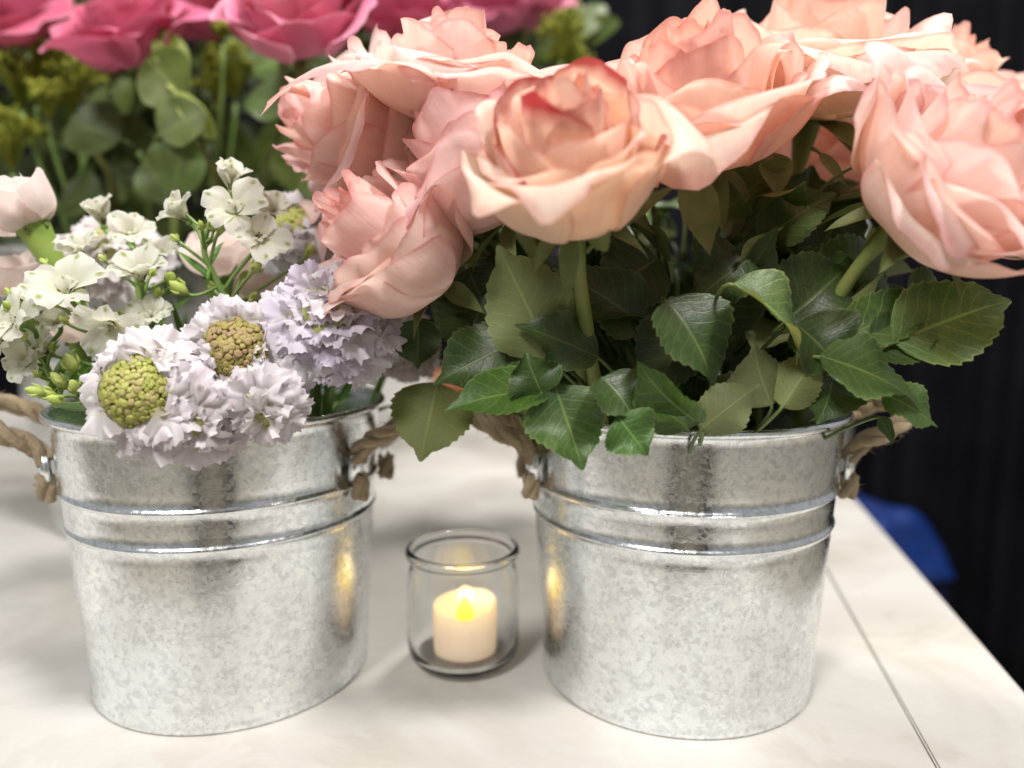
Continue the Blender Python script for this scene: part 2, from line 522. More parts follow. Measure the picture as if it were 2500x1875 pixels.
for (s, d) in ((edge_s - .05, TF + .06), (edge_s - .05, 1.68), (joint_s - 1.19, TF + .06), (joint_s - 1.19, 1.68)):
    board('table_leg', s - .022, s + .022, d - .022, d + .022, -.74, -.0305, M['metal_leg'], .003)

def drape(name, pts, label, seed, h=2.6, fold=.14):
    r = random.Random(seed); pts = catmull(pts, 60)
    n = len(pts); seg = np.linalg.norm(np.diff(pts, axis=0), axis=1); L = np.concatenate([[0], np.cumsum(seg)])
    T = np.gradient(pts, axis=0); T /= np.linalg.norm(T, axis=1)[:, None]
    N = np.stack([-T[:, 1], T[:, 0]], 1)
    rows = 12; V = np.zeros((rows, n, 3))
    rate = [r.uniform(.25, 2.2) for _ in range(n // 9 + 2)]
    ph = np.cumsum([seg.mean() / fold * 6.28 * rate[i // 9] for i in range(n)])
    for j in range(rows):
        z = -.735 + h * j / (rows - 1)
        a = .035 * (1 + .3 * math.sin(j * .8))
        off = a * np.sin(ph + .12 * j) + .012 * np.sin(ph * 2.3 + j * .2)
        V[j, :, :2] = pts[:, :2] + N * off[:, None]; V[j, :, 2] = z
    o = wobj(name, V.reshape(-1, 3), grid_faces(n, rows), M['curtain'])
    so = o.modifiers.new('thickness', 'SOLIDIFY'); so.thickness = .003
    tag(o, label, 'curtain')
drape('curtain', [(1.03, .95), (1.0, 1.25), (1.02, 1.6), (.98, 2.15)], 'dark navy drape hanging in folds past the table edge by the blue bag', 3)
drape('curtain', [(.93, 2.2), (.1, 2.25), (-.8, 2.2), (-1.9, 2.25)], 'black drape hanging in folds behind the magenta roses', 4)

# ---------------------------------------------------------------- galvanised buckets
def bucket_profile(rt, rb, h, beads, bh=.0024, bp=.0011):
    pr = []
    def rad(z): return rb + (rt - rb) * z / h
    pr.append((0.0, .0035)); pr.append((rb - .004, .0035)); pr.append((rb - .0015, .0008)); pr.append((rb - .0004, .0))
    pr.append((rb + .0004, .0006)); pr.append((rb + .0006, .0030)); pr.append((rb + .0002, .0042))
    zs = list(np.linspace(.006, h - .004, 46))
    for b in beads: zs += list(np.linspace(b - bh, b + bh, 17))
    for z in sorted(zs):
        r = rad(z)
        for b in beads:
            q = abs(z - b) / bh
            if q < 1: r += bp * (math.cos(q * math.pi) * .5 + .5)
            elif q < 1.9: r -= .00030 * math.sin((q - 1) / .9 * math.pi)
        pr.append((r, z))
    rr = rad(h)                                              # rolled rim
    for a in np.linspace(-100, 200, 14):
        pr.append((rr + .0012 + .0020 * math.cos(R_(a)), h - .0004 + .0020 * math.sin(R_(a))))
    for z in np.linspace(h - .003, .006, 10): pr.append((rad(z) - .0009, z))
    pr.append((0.0, .0055))
    return pr

def rope_strands(path, r, twist=55.0, ns=9, seed=0):
    """three strands laid round each other along a path"""
    path = np.asarray(path); T, N, B = frames(path); rr = random.Random(seed)
    L = np.concatenate([[0], np.cumsum(np.linalg.norm(np.diff(path, axis=0), axis=1))])
    mb = MB()
    for k in range(3):
        a = L / (r * 2 * math.pi * 1.35) * 6.283 + k * 2.0944
        c = path + (r * .52) * (np.cos(a)[:, None] * N + np.sin(a)[:, None] * B)
        rad = r * .60 * (1 + .06 * np.sin(L * 900 + k) + np.array([rr.uniform(-.03, .03) for _ in L]))
        V, F, U = tube(c, rad, ns); U = U.copy(); U[:, 1] *= L[-1] * 40; mb.add(V, F, U)
    for _ in range(int(L[-1] * 2400)):                       # loose fibres
        i = rr.randrange(1, len(path) - 2); an = rr.uniform(0, 6.28)
        o = math.cos(an) * N[i] + math.sin(an) * B[i]
        p0 = path[i] + o * r * .95
        dirn = T[i] * rr.uniform(-1, 1) + o * rr.uniform(.15, .7)
        ln = rr.uniform(.002, .006)
        p1 = p0 + dirn * ln * .5; p2 = p0 + dirn * ln + T[i] * rr.uniform(-.003, .003)
        V, F, U = tube(np.array([p0, p1, p2]), [.00012, .0001, .00005], 3); U = U.copy() + .6; mb.add(V, F, U)
    return mb.done()

def make_bucket(name, loc, rt, rb, h, label, handles, mat=None, beads=(.0905, .108), rope_r=.0045, n=144):
    root = empty(name, loc); tag(root, label, 'bucket')
    V, F, U = lathe(bucket_profile(rt, rb, h, beads), n)
    obj('bucket_body', mesh('bucket_body', V, F, U), mat or M['zinc'], root)
    for (az, lean, seed) in handles:
        e = np.array([math.cos(az), math.sin(az), 0]); tdir = np.array([-math.sin(az), math.cos(az), 0]); zz = np.array([0, 0, 1.0])
        def pt(t, out, z):                                    # t along the wall, out from it
            rw = rb + (rt - rb) * z / h
            a2 = az + t / rw
            ee = np.array([math.cos(a2), math.sin(a2), 0])
            return ee * (rw + out) + zz * z
        zb = h - .030
        w = .021
        ctrl = [pt(-w, rope_r * .8, zb + .006), pt(-w, .0085, zb + .0145), pt(-w * .95, .020, zb + .021),
                pt(-w * .6, .031 + lean, zb + .029), pt(0, .035 + lean, zb + .032), pt(w * .6, .031 + lean, zb + .029), pt(w * .95, .020, zb + .021),
                pt(w, .0085, zb + .0145), pt(w, rope_r * .8, zb + .006)]
        V, F, U = rope_strands(catmull(ctrl, 9), rope_r, seed=seed)
        obj('rope_handle', mesh('rope_handle', V, F, U), M['rope'], root)
        for sgn in (-1, 1):
            # cut rope end below the strap
            q = [pt(sgn * w * .86, .0050, zb - .0125), pt(sgn * w * .97, .0058, zb - .0075), pt(sgn * w, .0054, zb - .001)]
            V, F, U = rope_strands(catmull(q, 8), rope_r * .95, seed=seed + 5)
            obj('rope_end', mesh('rope_end', V, F, U), M['rope'], root)
            # bent metal strap that holds the rope
            a = np.linspace(-1.75, 1.75, 15); SV = []
            for zq in (zb - .003, zb + .0035, zb + .0095):
                for rad_ in (.0043,):
                    for x in a:
                        SV.append(pt(sgn * w + math.sin(x) * rad_ * 1.05, .0034 + math.cos(x) * rad_ * .95, zq))
            me = mesh('rope_strap', SV, grid_faces(15, 3))
            o = obj('rope_strap', me, mat or M['zinc'], root)
            so = o.modifiers.new('thickness', 'SOLIDIFY'); so.thickness = .0009
    return root

BL = np.array([-.152, .399]); BR = np.array([.0885, .396])
make_bucket('bucket', (BL[0], BL[1], 0), .0805, .0705, .1455, 'galvanised bucket of white scabious and larkspur standing on the table', [(R_(-8), 0, 1), (R_(190), 0, 2)])
make_bucket('bucket', (BR[0], BR[1], 0), .0800, .0705, .1450, 'galvanised bucket of peach roses standing on the table', [(R_(-3), 0, 3), (R_(183), 0, 4)])
make_bucket('flower_bucket', (-.31, .68, 0), .125, .095, .235, 'tall dull metal bucket holding the magenta roses', [], M['zinc_bg'], (.12, .15), n=96)

# ---------------------------------------------------------------- candle in its glass
G_ = (-.027, .402)
prof = [(0, .0005), (.020, .0005), (.0245, .0014), (.0285, .0045), (.0304, .010), (.0309, .022), (.0303, .045), (.0288, .055), (.0283, .0582), (.0289, .0600), (.0305, .0612),
        (.0312, .0630), (.0307, .0648), (.0293, .0656), (.0277, .0649), (.0268, .0630), (.0265, .0600), (.0269, .055), (.0283, .045), (.0288, .022), (.0282, .012), (.0262, .0075), (.0225, .0056), (0, .0052)]
pp = np.array(prof); t0 = np.linspace(0, 1, len(pp))
V, F, U = lathe(catmull(np.c_[pp, np.zeros(len(pp))], 3)[:, :2], 96)
V[:, 0][:96] *= 1
o = obj('candle_glass', mesh('candle_glass', V, F, U), M['glass']); o.location = (*G_, 0)
tag(o, 'small clear glass votive jar around the lit candle', 'candle holder')
tea = empty('candle', (G_[0] + .001, G_[1], .0057)); tag(tea, 'white flameless tealight glowing yellow inside the glass jar', 'candle')
ns = 72; rows = []
for (r, z, w) in [(0, 0, 0), (.0160, 0, 0), (.0172, .0008, 0), (.0174, .003, 0), (.0174, .012, 0), (.0175, .018, .3), (.0175, .0262, 1), (.0171, .0270, 1), (.0163, .0266, 1), (.0150, .0230, .8), (.010, .0195, .4), (.004, .0188, .2), (0, .0188, 0)]:
    rows.append([(r * math.cos(a), r * math.sin(a), z + w * (.0022 * math.sin(a + .4) + .0009 * math.sin(2 * a + 1))) for a in np.linspace(0, 6.28319, ns, endpoint=False)])
obj('wax', mesh('wax', np.array(rows).reshape(-1, 3), grid_faces(ns, len(rows), 0, True)), M['wax'], tea)
V, F, U = lathe([(0, .0165), (.0030, .0177), (.0046, .0197), (.0050, .0220), (.0042, .0246), (.0028, .0270), (.0014, .0290), (.0004, .0304), (0, .0308)], 24)
obj('flame', mesh('flame', V, F, U), M['flame'], tea)
pl = bpy.data.lights.new('candle_light', 'POINT'); pl.energy = .0014; pl.color = (1, .62, .22); pl.shadow_soft_size = .005
plo = bpy.data.objects.new('candle_light', pl); col.objects.link(plo); plo.location = (G_[0] + .001, G_[1] + .008, .0057 + .0280)

# ---------------------------------------------------------------- leaf builder
def leaf_geo(L, W, fold=.25, curl=.2, roll=0.0, wave=.1, serr=1.0, seed=0, rows=36, shape='rose', foot=None):
    """leaf along +Y from the origin, top face +Z, serrated rim, petiole behind the origin"""
    r = random.Random(seed); nc = 9
    V = []; U = []
    ph = [r.uniform(0, 6.28) for _ in range(4)]
    us = np.linspace(-1, 1, nc)
    for j in range(rows):
        v = j / (rows - 1)
        if shape == 'rose': w = math.sin(math.pi * min(1, v ** .74)) ** .80 * (1 - .30 * v) * 1.12
        elif shape == 'round': w = math.sin(math.pi * v ** .9) ** .55
        else: w = math.sin(math.pi * v ** .7) ** 1.05
        if shape == 'rose' and v > .78: w *= 1 - .38 * math.sin((v - .78) / .22 * math.pi)
        w = max(w, .012) * W * .5
        bend = curl * v * v
        for u in us:
            x = u * w; y = v * L; z = 0
            if abs(u) > .99 and serr:
                k = (j % 3) / 2.0
                x *= 1 + serr * .075 * (k - .4) * (1 if .04 < v < .97 else 0); y += serr * L * .010 * k
            z += abs(u) ** 1.3 * w * fold * 1.6
            z += wave * W * .25 * abs(u) ** 1.5 * math.sin(v * 9 + ph[0] + (1.7 if u > 0 else 0)) * math.sin(math.pi * v)
            z += roll * u * w * v
            z -= bend * L * .5 * (v if v > 0 else 0)
            y -= abs(bend) * L * .18 * v
            V.append((x, y, z)); U.append((u * .5 + .5, v))
    F = grid_faces(nc, rows)
    pp_ = np.array([(0, -.22 * L, -.10 * L), (0, -.10 * L, -.03 * L), (0, .03 * L, 0.0)]) if foot is None else bez(foot, np.array(foot) * .55 + np.array([0, -.08 * L, 0]), (0, -.18 * L, -.02 * L), (0, .04 * L, 0.0), 9)
    pv, pf, pu = tube(pp_, np.linspace(.0011, .0007, len(pp_)), 5, len(V))
    V += [tuple(p) for p in pv]; U += [(.5, .5)] * len(pv); F += pf
    return V, F, U

def add_leaf(parent, base, tip, width, nrm, fold=.25, curl=.2, roll=0.0, wave=.1, serr=1.0, seed=0, back=False, mat='leaf', color=(1, 1, 1), shape='rose', name='leaf', to=None):
    base = Vector(base); tip = Vector(tip); y = tip - base; L = y.length
    n = -Vector(nrm) if back else Vector(nrm)
    Mx = Matrix.Translation(base) @ basis(y, n).to_4x4()
    foot = None if to is None else tuple(Mx.inverted() @ Vector(to))
    V, F, U = leaf_geo(L, width, fold, curl, roll, wave, serr, seed, shape=shape, foot=foot)
    return obj(name, mesh(name, V, F, U), M[mat], parent, Mx, color)

# ---------------------------------------------------------------- rose builder
def sstep(a, b, x):
    x = min(1, max(0, (x - a) / (b - a))); return x * x * (3 - 2 * x)

def petal_geo(R, H, t, open_, r, nu=21, nv=23, big=1.0, wide=1.0):
    """one petal round the z axis at angle 0; t = 0 innermost .. 1 outermost"""
    Rc = R * (.06 + .74 * t ** .86)
    fl = .70 + (.28 + .44 * open_) * sstep(.12, .85, t)
    hz = H * (.90 + .12 * sstep(0, .25, t) - .05 * t - .46 * open_ * t ** 1.5) * r.uniform(.95 - .10 * t, 1.06)
    lip = Rc * fl * r.uniform(.88, 1.12) * big
    P0 = np.array([.0025, 0.0]); P1 = np.array([Rc * 1.16, -.02 * H]); P2 = np.array([Rc * (1.10 + .06 * open_ * t), hz * .62]); P3 = np.array([lip, hz])
    alpha = R_(118 - 54 * sstep(0, .6, t)) * r.uniform(.88, 1.12) * wide
    ph = [r.uniform(0, 6.28) for _ in range(12)]
    ruff = R * (.004 + .066 * t ** 1.3 * (.35 + open_)) * r.uniform(.5, 1.6)
    rollA = R * (.02 + .24 * open_ * sstep(.2, 1, t)) * r.uniform(.2, 1.7)
    sideroll = R * .16 * open_ * sstep(.25, 1, t)
    sr = (r.uniform(-.3, 1.5), r.uniform(-.3, 1.5))
    point = r.uniform(.0, .06) * (.25 + t)
    skew = r.uniform(-.14, .14)
    notch = r.uniform(.0, .05) * t; nu0 = r.uniform(-.6, .6)
    u = np.linspace(-1, 1, nu)[None, :]; v = np.linspace(0, 1, nv)[:, None]
    rag = .003 * np.sin(u * 29 + ph[11]) * (.3 + t)
    smax = 1 - .22 * np.abs(u) ** 2.4 + point * np.exp(-((u - skew) / .22) ** 2) - notch * np.exp(-((u - nu0) / .14) ** 2) + skew * u * .5 + .022 * np.sin(u * 7 + ph[0]) + .006 * np.sin(u * 15 + ph[9]) + rag
    s = v * smax
    sc = np.clip(s, 0, 1.15)
    b0, b1, b2, b3 = (1 - sc) ** 3, 3 * (1 - sc) ** 2 * sc, 3 * (1 - sc) * sc ** 2, sc ** 3
    rr = b0 * P0[0] + b1 * P1[0] + b2 * P2[0] + b3 * P3[0]
    zz = b0 * P0[1] + b1 * P1[1] + b2 * P2[1] + b3 * P3[1]
    w = (.30 + .70 * np.sin(np.pi / 2 * np.clip(s / .62, 0, 1))) * (1 - .10 * np.clip((s - .6) / .4, 0, 1.2) ** 2)
    ang = alpha * u * w
    e = np.clip((s - .70) / .30, 0, 1.2)
    ra = rollA * (1 + .7 * np.sin(u * 2.3 + ph[8]))
    # rim rolls outwards and over
    rr = rr + ra * e ** 2 * .8
    zz = zz - ra * e ** 3 * .85
    # side edges lift away
    se = np.clip((np.abs(u) - .45) / .55, 0, 1) ** 2 * np.clip(s * 1.3, 0, 1)
    rr = rr + sideroll * se * np.where(u > 0, sr[0], sr[1])
    zz = zz - sideroll * .5 * se * np.where(u > 0, sr[0], sr[1]) * e
    wv = np.clip(s, 0, 1) ** 2.0
    rr = rr + wv * ruff * (np.sin(u * 2.6 + ph[1]) + .6 * np.sin(u * 5.7 + ph[2] + s * 3) + .45 * np.sin(u * 11 + ph[3] + s * 5) * e)
    zz = zz + wv * ruff * .9 * (np.sin(u * 3.4 + ph[4]) + .5 * np.sin(u * 8 + ph[5]) * e)
    # shallow length-wise creases
    rr = rr + R * .010 * np.sin(u * 5 + ph[6]) * np.sin(s * 4 + ph[7]) * (.3 + t) + R * .005 * np.sin(u * 14 + ph[10]) * s * (.2 + t)
    X = rr * np.cos(ang); Y = rr * np.sin(ang); Z = zz + 0 * u
    lean = R_(r.uniform(-5, 6) * (.2 + t))
    X, Z = X * math.cos(lean) + Z * math.sin(lean), -X * math.sin(lean) + Z * math.cos(lean)
    V = np.stack([X, Y, Z], -1).reshape(-1, 3)
    U = np.stack([np.broadcast_to(u * .5 + .5, X.shape), np.broadcast_to(v, X.shape)], -1).reshape(-1, 2)
    return V, U

def stem_path(head, axis, target, bend=.35, n=22):
    h = np.array(head); a = np.array(Vector(axis).normalized()); t = np.array(target); L = np.linalg.norm(h - t)
    return bez(h, h - a * L * bend, t + (h - t) * .28 + np.array([0, 0, .02]), t, n)

def make_rose(name, head, axis, R, H, n, open_, seed, label, target, mat='peach', spin=0, tone=(1, 1, 1), bruise=.0, group=None, stem_r=.0030, bend=.35, sepals=5, sep_col=None, nu=29, nv=25, wide=1.0):
    r = random.Random(seed)
    root = empty(name, target); tag(root, label, 'rose', group)
    Rm = axis_rot(axis, spin); Mx = Matrix.Translation(Vector(head)) @ Rm.to_4x4()
    F = [tuple(reversed(f)) for f in grid_faces(nu, nv)]
    for k in range(n):
        t = k / (n - 1)
        V, U = petal_geo(R, H, t, open_, r, nu, nv, 1.0, wide)
        phi = k * 2.39996 + r.uniform(-.25, .25)
        V = V.copy(); V[:, 2] += R * .05 * (1 - t)
        rot = Matrix.Rotation(phi, 4, 'Z')
        g = r.uniform(.95, 1.03); warm = .20 * (1 - t) ** 1.3
        c = (tone[0] * g, tone[1] * g * (1 - warm * .7) * r.uniform(.97, 1.03), tone[2] * g * (1 - warm) * r.uniform(.96, 1.04), max(bruise, .25) * (r.random() < .45) * r.uniform(.4, 1))
        obj('petal', mesh('petal', V, F, U), M[mat], root, Mx @ rot, c)
    A = Vector(axis).normalized()
    # stem with the swollen hip under the bloom
    path = stem_path(Vector(head) + A * R * .02, A, target, bend)
    s = np.linspace(0, 1, len(path)); L = np.linalg.norm(np.diff(path, axis=0), axis=1).sum()
    dist = s * L
    rad = stem_r * (1 + .12 * s) + (R * .125 - stem_r) * np.exp(-(dist / (R * .28)) ** 2)
    fine = catmull(path, 4); frad = np.interp(np.linspace(0, 1, len(fine)), s, rad)
    frad = frad * (1 + .05 * np.sin(np.linspace(0, 40, len(fine))))
    V, F2, U = tube(fine, frad, 10)
    wobj('stem', V, F2, M['stem'], root, U, color=(1, 1, 1))
    for k in range(sepals):
        a = spin + k * 1.2566 + r.uniform(-.3, .3)
        out = Rm @ Vector((math.cos(a), math.sin(a), 0)); droop = r.uniform(-.9, .15)
        d = (out * .8 + A * droop).normalized()
        b = Vector(head) + out * R * .09 - A * R * .01
        add_leaf(root, b, b + d * R * r.uniform(.6, .85), R * r.uniform(.20, .28), A, fold=.3, curl=r.uniform(.1, .5), wave=.2, serr=.3, seed=r.randrange(9999), mat='sepal', shape='lance', name='sepal')
    return root

def tgt(b, dx, dy, z=.012): return (b[0] + dx, b[1] + dy, z)

roses = {}
# ---------------------------------------------------------------- peach roses in the right-hand bucket
# key, head, axis, R, H, petals, open, seed, material, tone, bruise, stem foot, label
ROSES = [
 ('tall', (-0.0258, 0.365, 0.2796), (.06, -.26, 1.0), .046, .048, 28, .85, 11, 'blush', (1, .99, .94), .2, tgt(BR, -.035, .01), 'wide open peach rose with pink curled rims, tallest beside the magenta roses'),
 ('hang', (-0.0539, 0.405, 0.2707), (-.78, -.34, .30), .048, .064, 26, .75, 12, 'blush', (1, .97, .96), .2, tgt(BR, -.04, .02), 'drooping blush rose facing sideways with one long torn petal above the lilac scabious'),
 ('nod', (-0.0323, 0.345, 0.2076), (-.70, -.46, .64), .037, .062, 28, .72, 213, 'blush', (1, .98, .96), .1, tgt(BR, -.045, -.01), 'half closed blush rose resting on the lilac scabious'),
 ('pinkback', (0.0008, 0.345, 0.2374), (-.50, -.20, .80), .042, .062, 26, .65, 14, 'blush', (1, .97, .99), .3, tgt(BR, -.02, .015), 'pale pink rose squeezed behind the peach rose with dark red bruises'),
 ('front', (0.0237, 0.297, 0.231), (-.12, -.58, .80), .037, .055, 31, .50, 15, 'peach', (1, .98, .90), 1.0, tgt(BR, -.022, -.035), 'peach rose with dark red bruised petal rims on a bare green stem'),
 ('coral', (0.0822, 0.35, 0.2621), (-.20, -.50, .82), .051, .060, 30, .72, 16, 'peach', (1, .94, .91), .2, tgt(BR, .005, -.01), 'deep coral centred rose with broad pale pink outer petals'),
 ('cream', (0.1475, 0.395, 0.2893), (.02, -.36, .95), .057, .060, 28, .78, 17, 'peach', (1, 1.03, 1.0), .1, tgt(BR, .03, .01), 'creamy peach rose with wide bowl of petals, standing tallest against the drape'),
 ('far', (0.2344, 0.455, 0.2927), (.22, -.40, .90), .052, .056, 24, .72, 18, 'peach', (1, 1, .97), .1, tgt(BR, .04, .03), 'peach rose half hidden behind the creamy one and the big drooping blush rose'),
 ('side', (0.1574, 0.312, 0.2337), (.44, -.66, .62), .046, .055, 32, .74, 119, 'blush', (1, .98, .95), .2, tgt(BR, .045, -.02), 'big blush rose drooping outward over the rope handle towards the drape'),
 ('deep', (0.1849, 0.47, 0.2578), (.0, -.45, .80), .044, .052, 22, .7, 20, 'peach', (1, .93, .90), .1, tgt(BR, .02, .04), 'peach rose deep among the leaves under the creamy one'),
]
for (k, head, ax, R, H, n, op, sd, mt, tone, br, tg, lab) in ROSES:
    roses[k] = make_rose('rose', head, ax, R, H, n, op, sd, lab, tg, mt, spin=sd * .7, tone=tone, bruise=br, group='peach roses in the bucket')

CAMV = (0, -1, .25)
# base, tip, width, normal, kwargs  (leaves of the rose stems that can be told apart)
LV = [
 ('front', (0.0166, 0.318, 0.1769), (-0.0063, 0.312, 0.2245), .034, (-.2, -1, .25), dict(back=True, fold=.12, curl=.1, color=(1.15, 1.22, 1.1))),
 ('front', (0.0596, 0.335, 0.1889), (0.0176, 0.33, 0.2166), .028, (-.1, -.9, .5), dict(fold=.15, curl=.15)),
 ('front', (0.036, 0.318, 0.1769), (0.0017, 0.308, 0.1932), .021, (.1, -.9, .5), dict(fold=.15, curl=.2)),
 ('pinkback', (0.0157, 0.305, 0.1657), (-0.0276, 0.292, 0.1625), .022, (.0, -.62, .8), dict(fold=.18, curl=.25, color=(1.5, 1.8, 1.1))),
 ('front', (0.0172, 0.3, 0.1668), (0.028, 0.289, 0.1354), .030, (.1, -1, .35), dict(fold=.10, curl=.12, color=(1.25, 1.3, 1.15))),
 ('front', (0.0411, 0.292, 0.1563), (0.0528, 0.288, 0.1416), .020, (.1, -1, .3), dict(fold=.12, curl=.1, color=(1.2, 1.45, 1.0))),
 ('coral', (0.062, 0.308, 0.2009), (0.085, 0.292, 0.1679), .036, (.15, -.8, .65), dict(fold=.18, curl=.3, wave=.3, color=(.9, .9, .9))),
 ('coral', (0.0746, 0.3, 0.1521), (0.0452, 0.292, 0.1744), .024, (.1, -.45, -.9), dict(fold=.3, curl=.4, wave=.3, color=(1.5, 1.55, 1.3))),
 ('coral', (0.0751, 0.3, 0.1493), (0.0963, 0.294, 0.1694), .018, (-.2, -.9, -.3), dict(back=True, fold=.1, curl=.1)),
 ('cream', (0.1045, 0.303, 0.1589), (0.0936, 0.305, 0.185), .024, (.2, -.95, .1), dict(back=True, fold=.25, curl=.2, wave=.3)),
 ('cream', (0.1075, 0.3, 0.1586), (0.1231, 0.3, 0.1841), .018, (-.4, -.9, -.2), dict(back=True, fold=.5, curl=-.3, wave=.2, color=(1.3, 1.3, 1.15))),
 ('side', (0.1215, 0.3, 0.1793), (0.1593, 0.284, 0.1662), .030, (.1, -.72, .7), dict(fold=.12, curl=.2, color=(1.5, 1.5, 1.4))),
 ('side', (0.1457, 0.298, 0.1652), (0.1671, 0.29, 0.1534), .020, (.1, -.8, .6), dict(fold=.12, curl=.25, color=(1.6, 1.7, 1.4))),
 ('side', (0.1525, 0.305, 0.1841), (0.2006, 0.3, 0.2058), .032, (.0, -.85, .5), dict(fold=.12, curl=.2, color=(2.7, 2.5, 2.3))),  # leaf colour brightened to look lit though it lies in shadow
 ('side', (0.1364, 0.315, 0.1852), (0.1799, 0.312, 0.2064), .022, (.1, -.8, .6), dict(fold=.2, curl=.2, color=(1.5, 1.6, 1.2))),
 ('side', (0.1459, 0.31, 0.1799), (0.175, 0.306, 0.1932), .022, (.1, -.8, .6), dict(fold=.2, curl=.2)),
 ('coral', (0.0863, 0.3, 0.2075), (0.1225, 0.29, 0.1849), .026, (.3, -.62, .75), dict(back=False, fold=.3, curl=.35, wave=.4, color=(2.0, 1.8, 1.8))),
 ('cream', (0.1147, 0.36, 0.2263), (0.1498, 0.356, 0.2526), .022, (-.1, -.9, .5), dict(fold=.2, curl=.15, wave=.3, color=(2.0, 1.8, 1.8))),
 ('cream', (0.1323, 0.37, 0.2014), (0.1669, 0.372, 0.2538), .036, (.0, -1, .3), dict(fold=.2, curl=.1)),
 ('deep', (0.1345, 0.385, 0.2194), (0.1502, 0.39, 0.2672), .040, (.0, -1, .2), dict(fold=.2, curl=.1)),
 ('pinkback', (-0.0344, 0.35, 0.1622), (-0.0415, 0.338, 0.127), .034, (.0, -1, .2), dict(back=True, fold=.08, curl=.1, wave=.2, color=(.85, .85, .55))),
 ('pinkback', (0.0028, 0.33, 0.1831), (-0.0356, 0.322, 0.1658), .028, (.0, -.9, .5), dict(fold=.15, curl=.2)),
 ('nod', (-0.0116, 0.345, 0.2018), (-0.026, 0.338, 0.1712), .030, (-.3, -1, .2), dict(fold=.2, curl=.2)),
 ('nod', (-0.0201, 0.35, 0.2142), (-0.0054, 0.345, 0.1831), .030, (.2, -1, .2), dict(fold=.2, curl=.2, color=(.8, .8, .8))),
 ('nod', (-0.0428, 0.352, 0.1911), (-0.044, 0.35, 0.1678), .022, (-.2, -1, .2), dict(fold=.2, curl=.2)),
 ('front', (0.0118, 0.3, 0.1642), (0.0043, 0.298, 0.181), .020, (-.3, -1, .2), dict(fold=.2, curl=.2, color=(1.2, 1.3, 1.1))),
 ('front', (0.0358, 0.302, 0.1704), (0.0507, 0.29, 0.1557), .026, (.0, -.6, .8), dict(fold=.2, curl=.3)),
 ('coral', (0.0531, 0.305, 0.1597), (0.0715, 0.295, 0.153), .016, (.0, -.5, .9), dict(fold=.2, curl=.2, color=(1.6, 1.6, 1.4))),
 ('coral', (0.0648, 0.345, 0.2182), (0.0377, 0.34, 0.2019), .034, (.0, -.9, .5), dict(fold=.2, curl=.2)),
 ('coral', (0.0787, 0.33, 0.1901), (0.0567, 0.315, 0.162), .034, (-.1, -.7, .7), dict(fold=.2, curl=.2, color=(.7, .7, .7))),
 ('coral', (0.103, 0.335, 0.2179), (0.0783, 0.33, 0.202), .034, (-.1, -.8, .6), dict(fold=.2, curl=.2)),
 ('cream', (0.1203, 0.335, 0.1919), (0.1492, 0.335, 0.2179), .036, (.1, -.9, .4), dict(fold=.2, curl=.2)),
 ('side', (0.1421, 0.345, 0.2018), (0.1696, 0.345, 0.2263), .034, (.2, -.9, .4), dict(fold=.2, curl=.2, color=(1.1, 1.1, 1))),
 ('side', (0.1348, 0.318, 0.1675), (0.1235, 0.298, 0.1543), .024, (.2, -.8, .6), dict(fold=.2, curl=.3)),
 ('cream', (0.1152, 0.31, 0.1912), (0.1325, 0.3, 0.1734), .030, (.2, -.8, .6), dict(fold=.2, curl=.3, color=(.9, .9, .9))),
 ('front', (0.0237, 0.312, 0.1586), (0.0137, 0.3, 0.1502), .022, (-.2, -.9, .4), dict(fold=.2, curl=.2)),
 ('side', (0.1751, 0.34, 0.1978), (0.2015, 0.34, 0.2019), .028, (.1, -.9, .5), dict(fold=.2, curl=.2)),
 ('side', (0.1542, 0.316, 0.1521), (0.1598, 0.312, 0.1407), .006, (.1, -1, .2), dict(fold=.2, curl=.2, serr=0, color=(1.2, 1.3, 1))),
]
for i, (k, b, t, w, nrm, kw) in enumerate(LV):
    r_ = random.Random(900 + i)
    kw.setdefault('wave', r_.uniform(.2, .7)); kw.setdefault('roll', r_.uniform(-.5, .5)); kw['curl'] = kw.get('curl', .2) * r_.uniform(.6, 2.2)
    to = Vector(b) + (Vector((BR[0], BR[1] + .01, 0)) - Vector(b)) * .45
    to.z = max(.06, b[2] - .03)
    add_leaf(roses[k], b, t, w * 1.14, nrm, seed=100 + i, to=to, **kw)

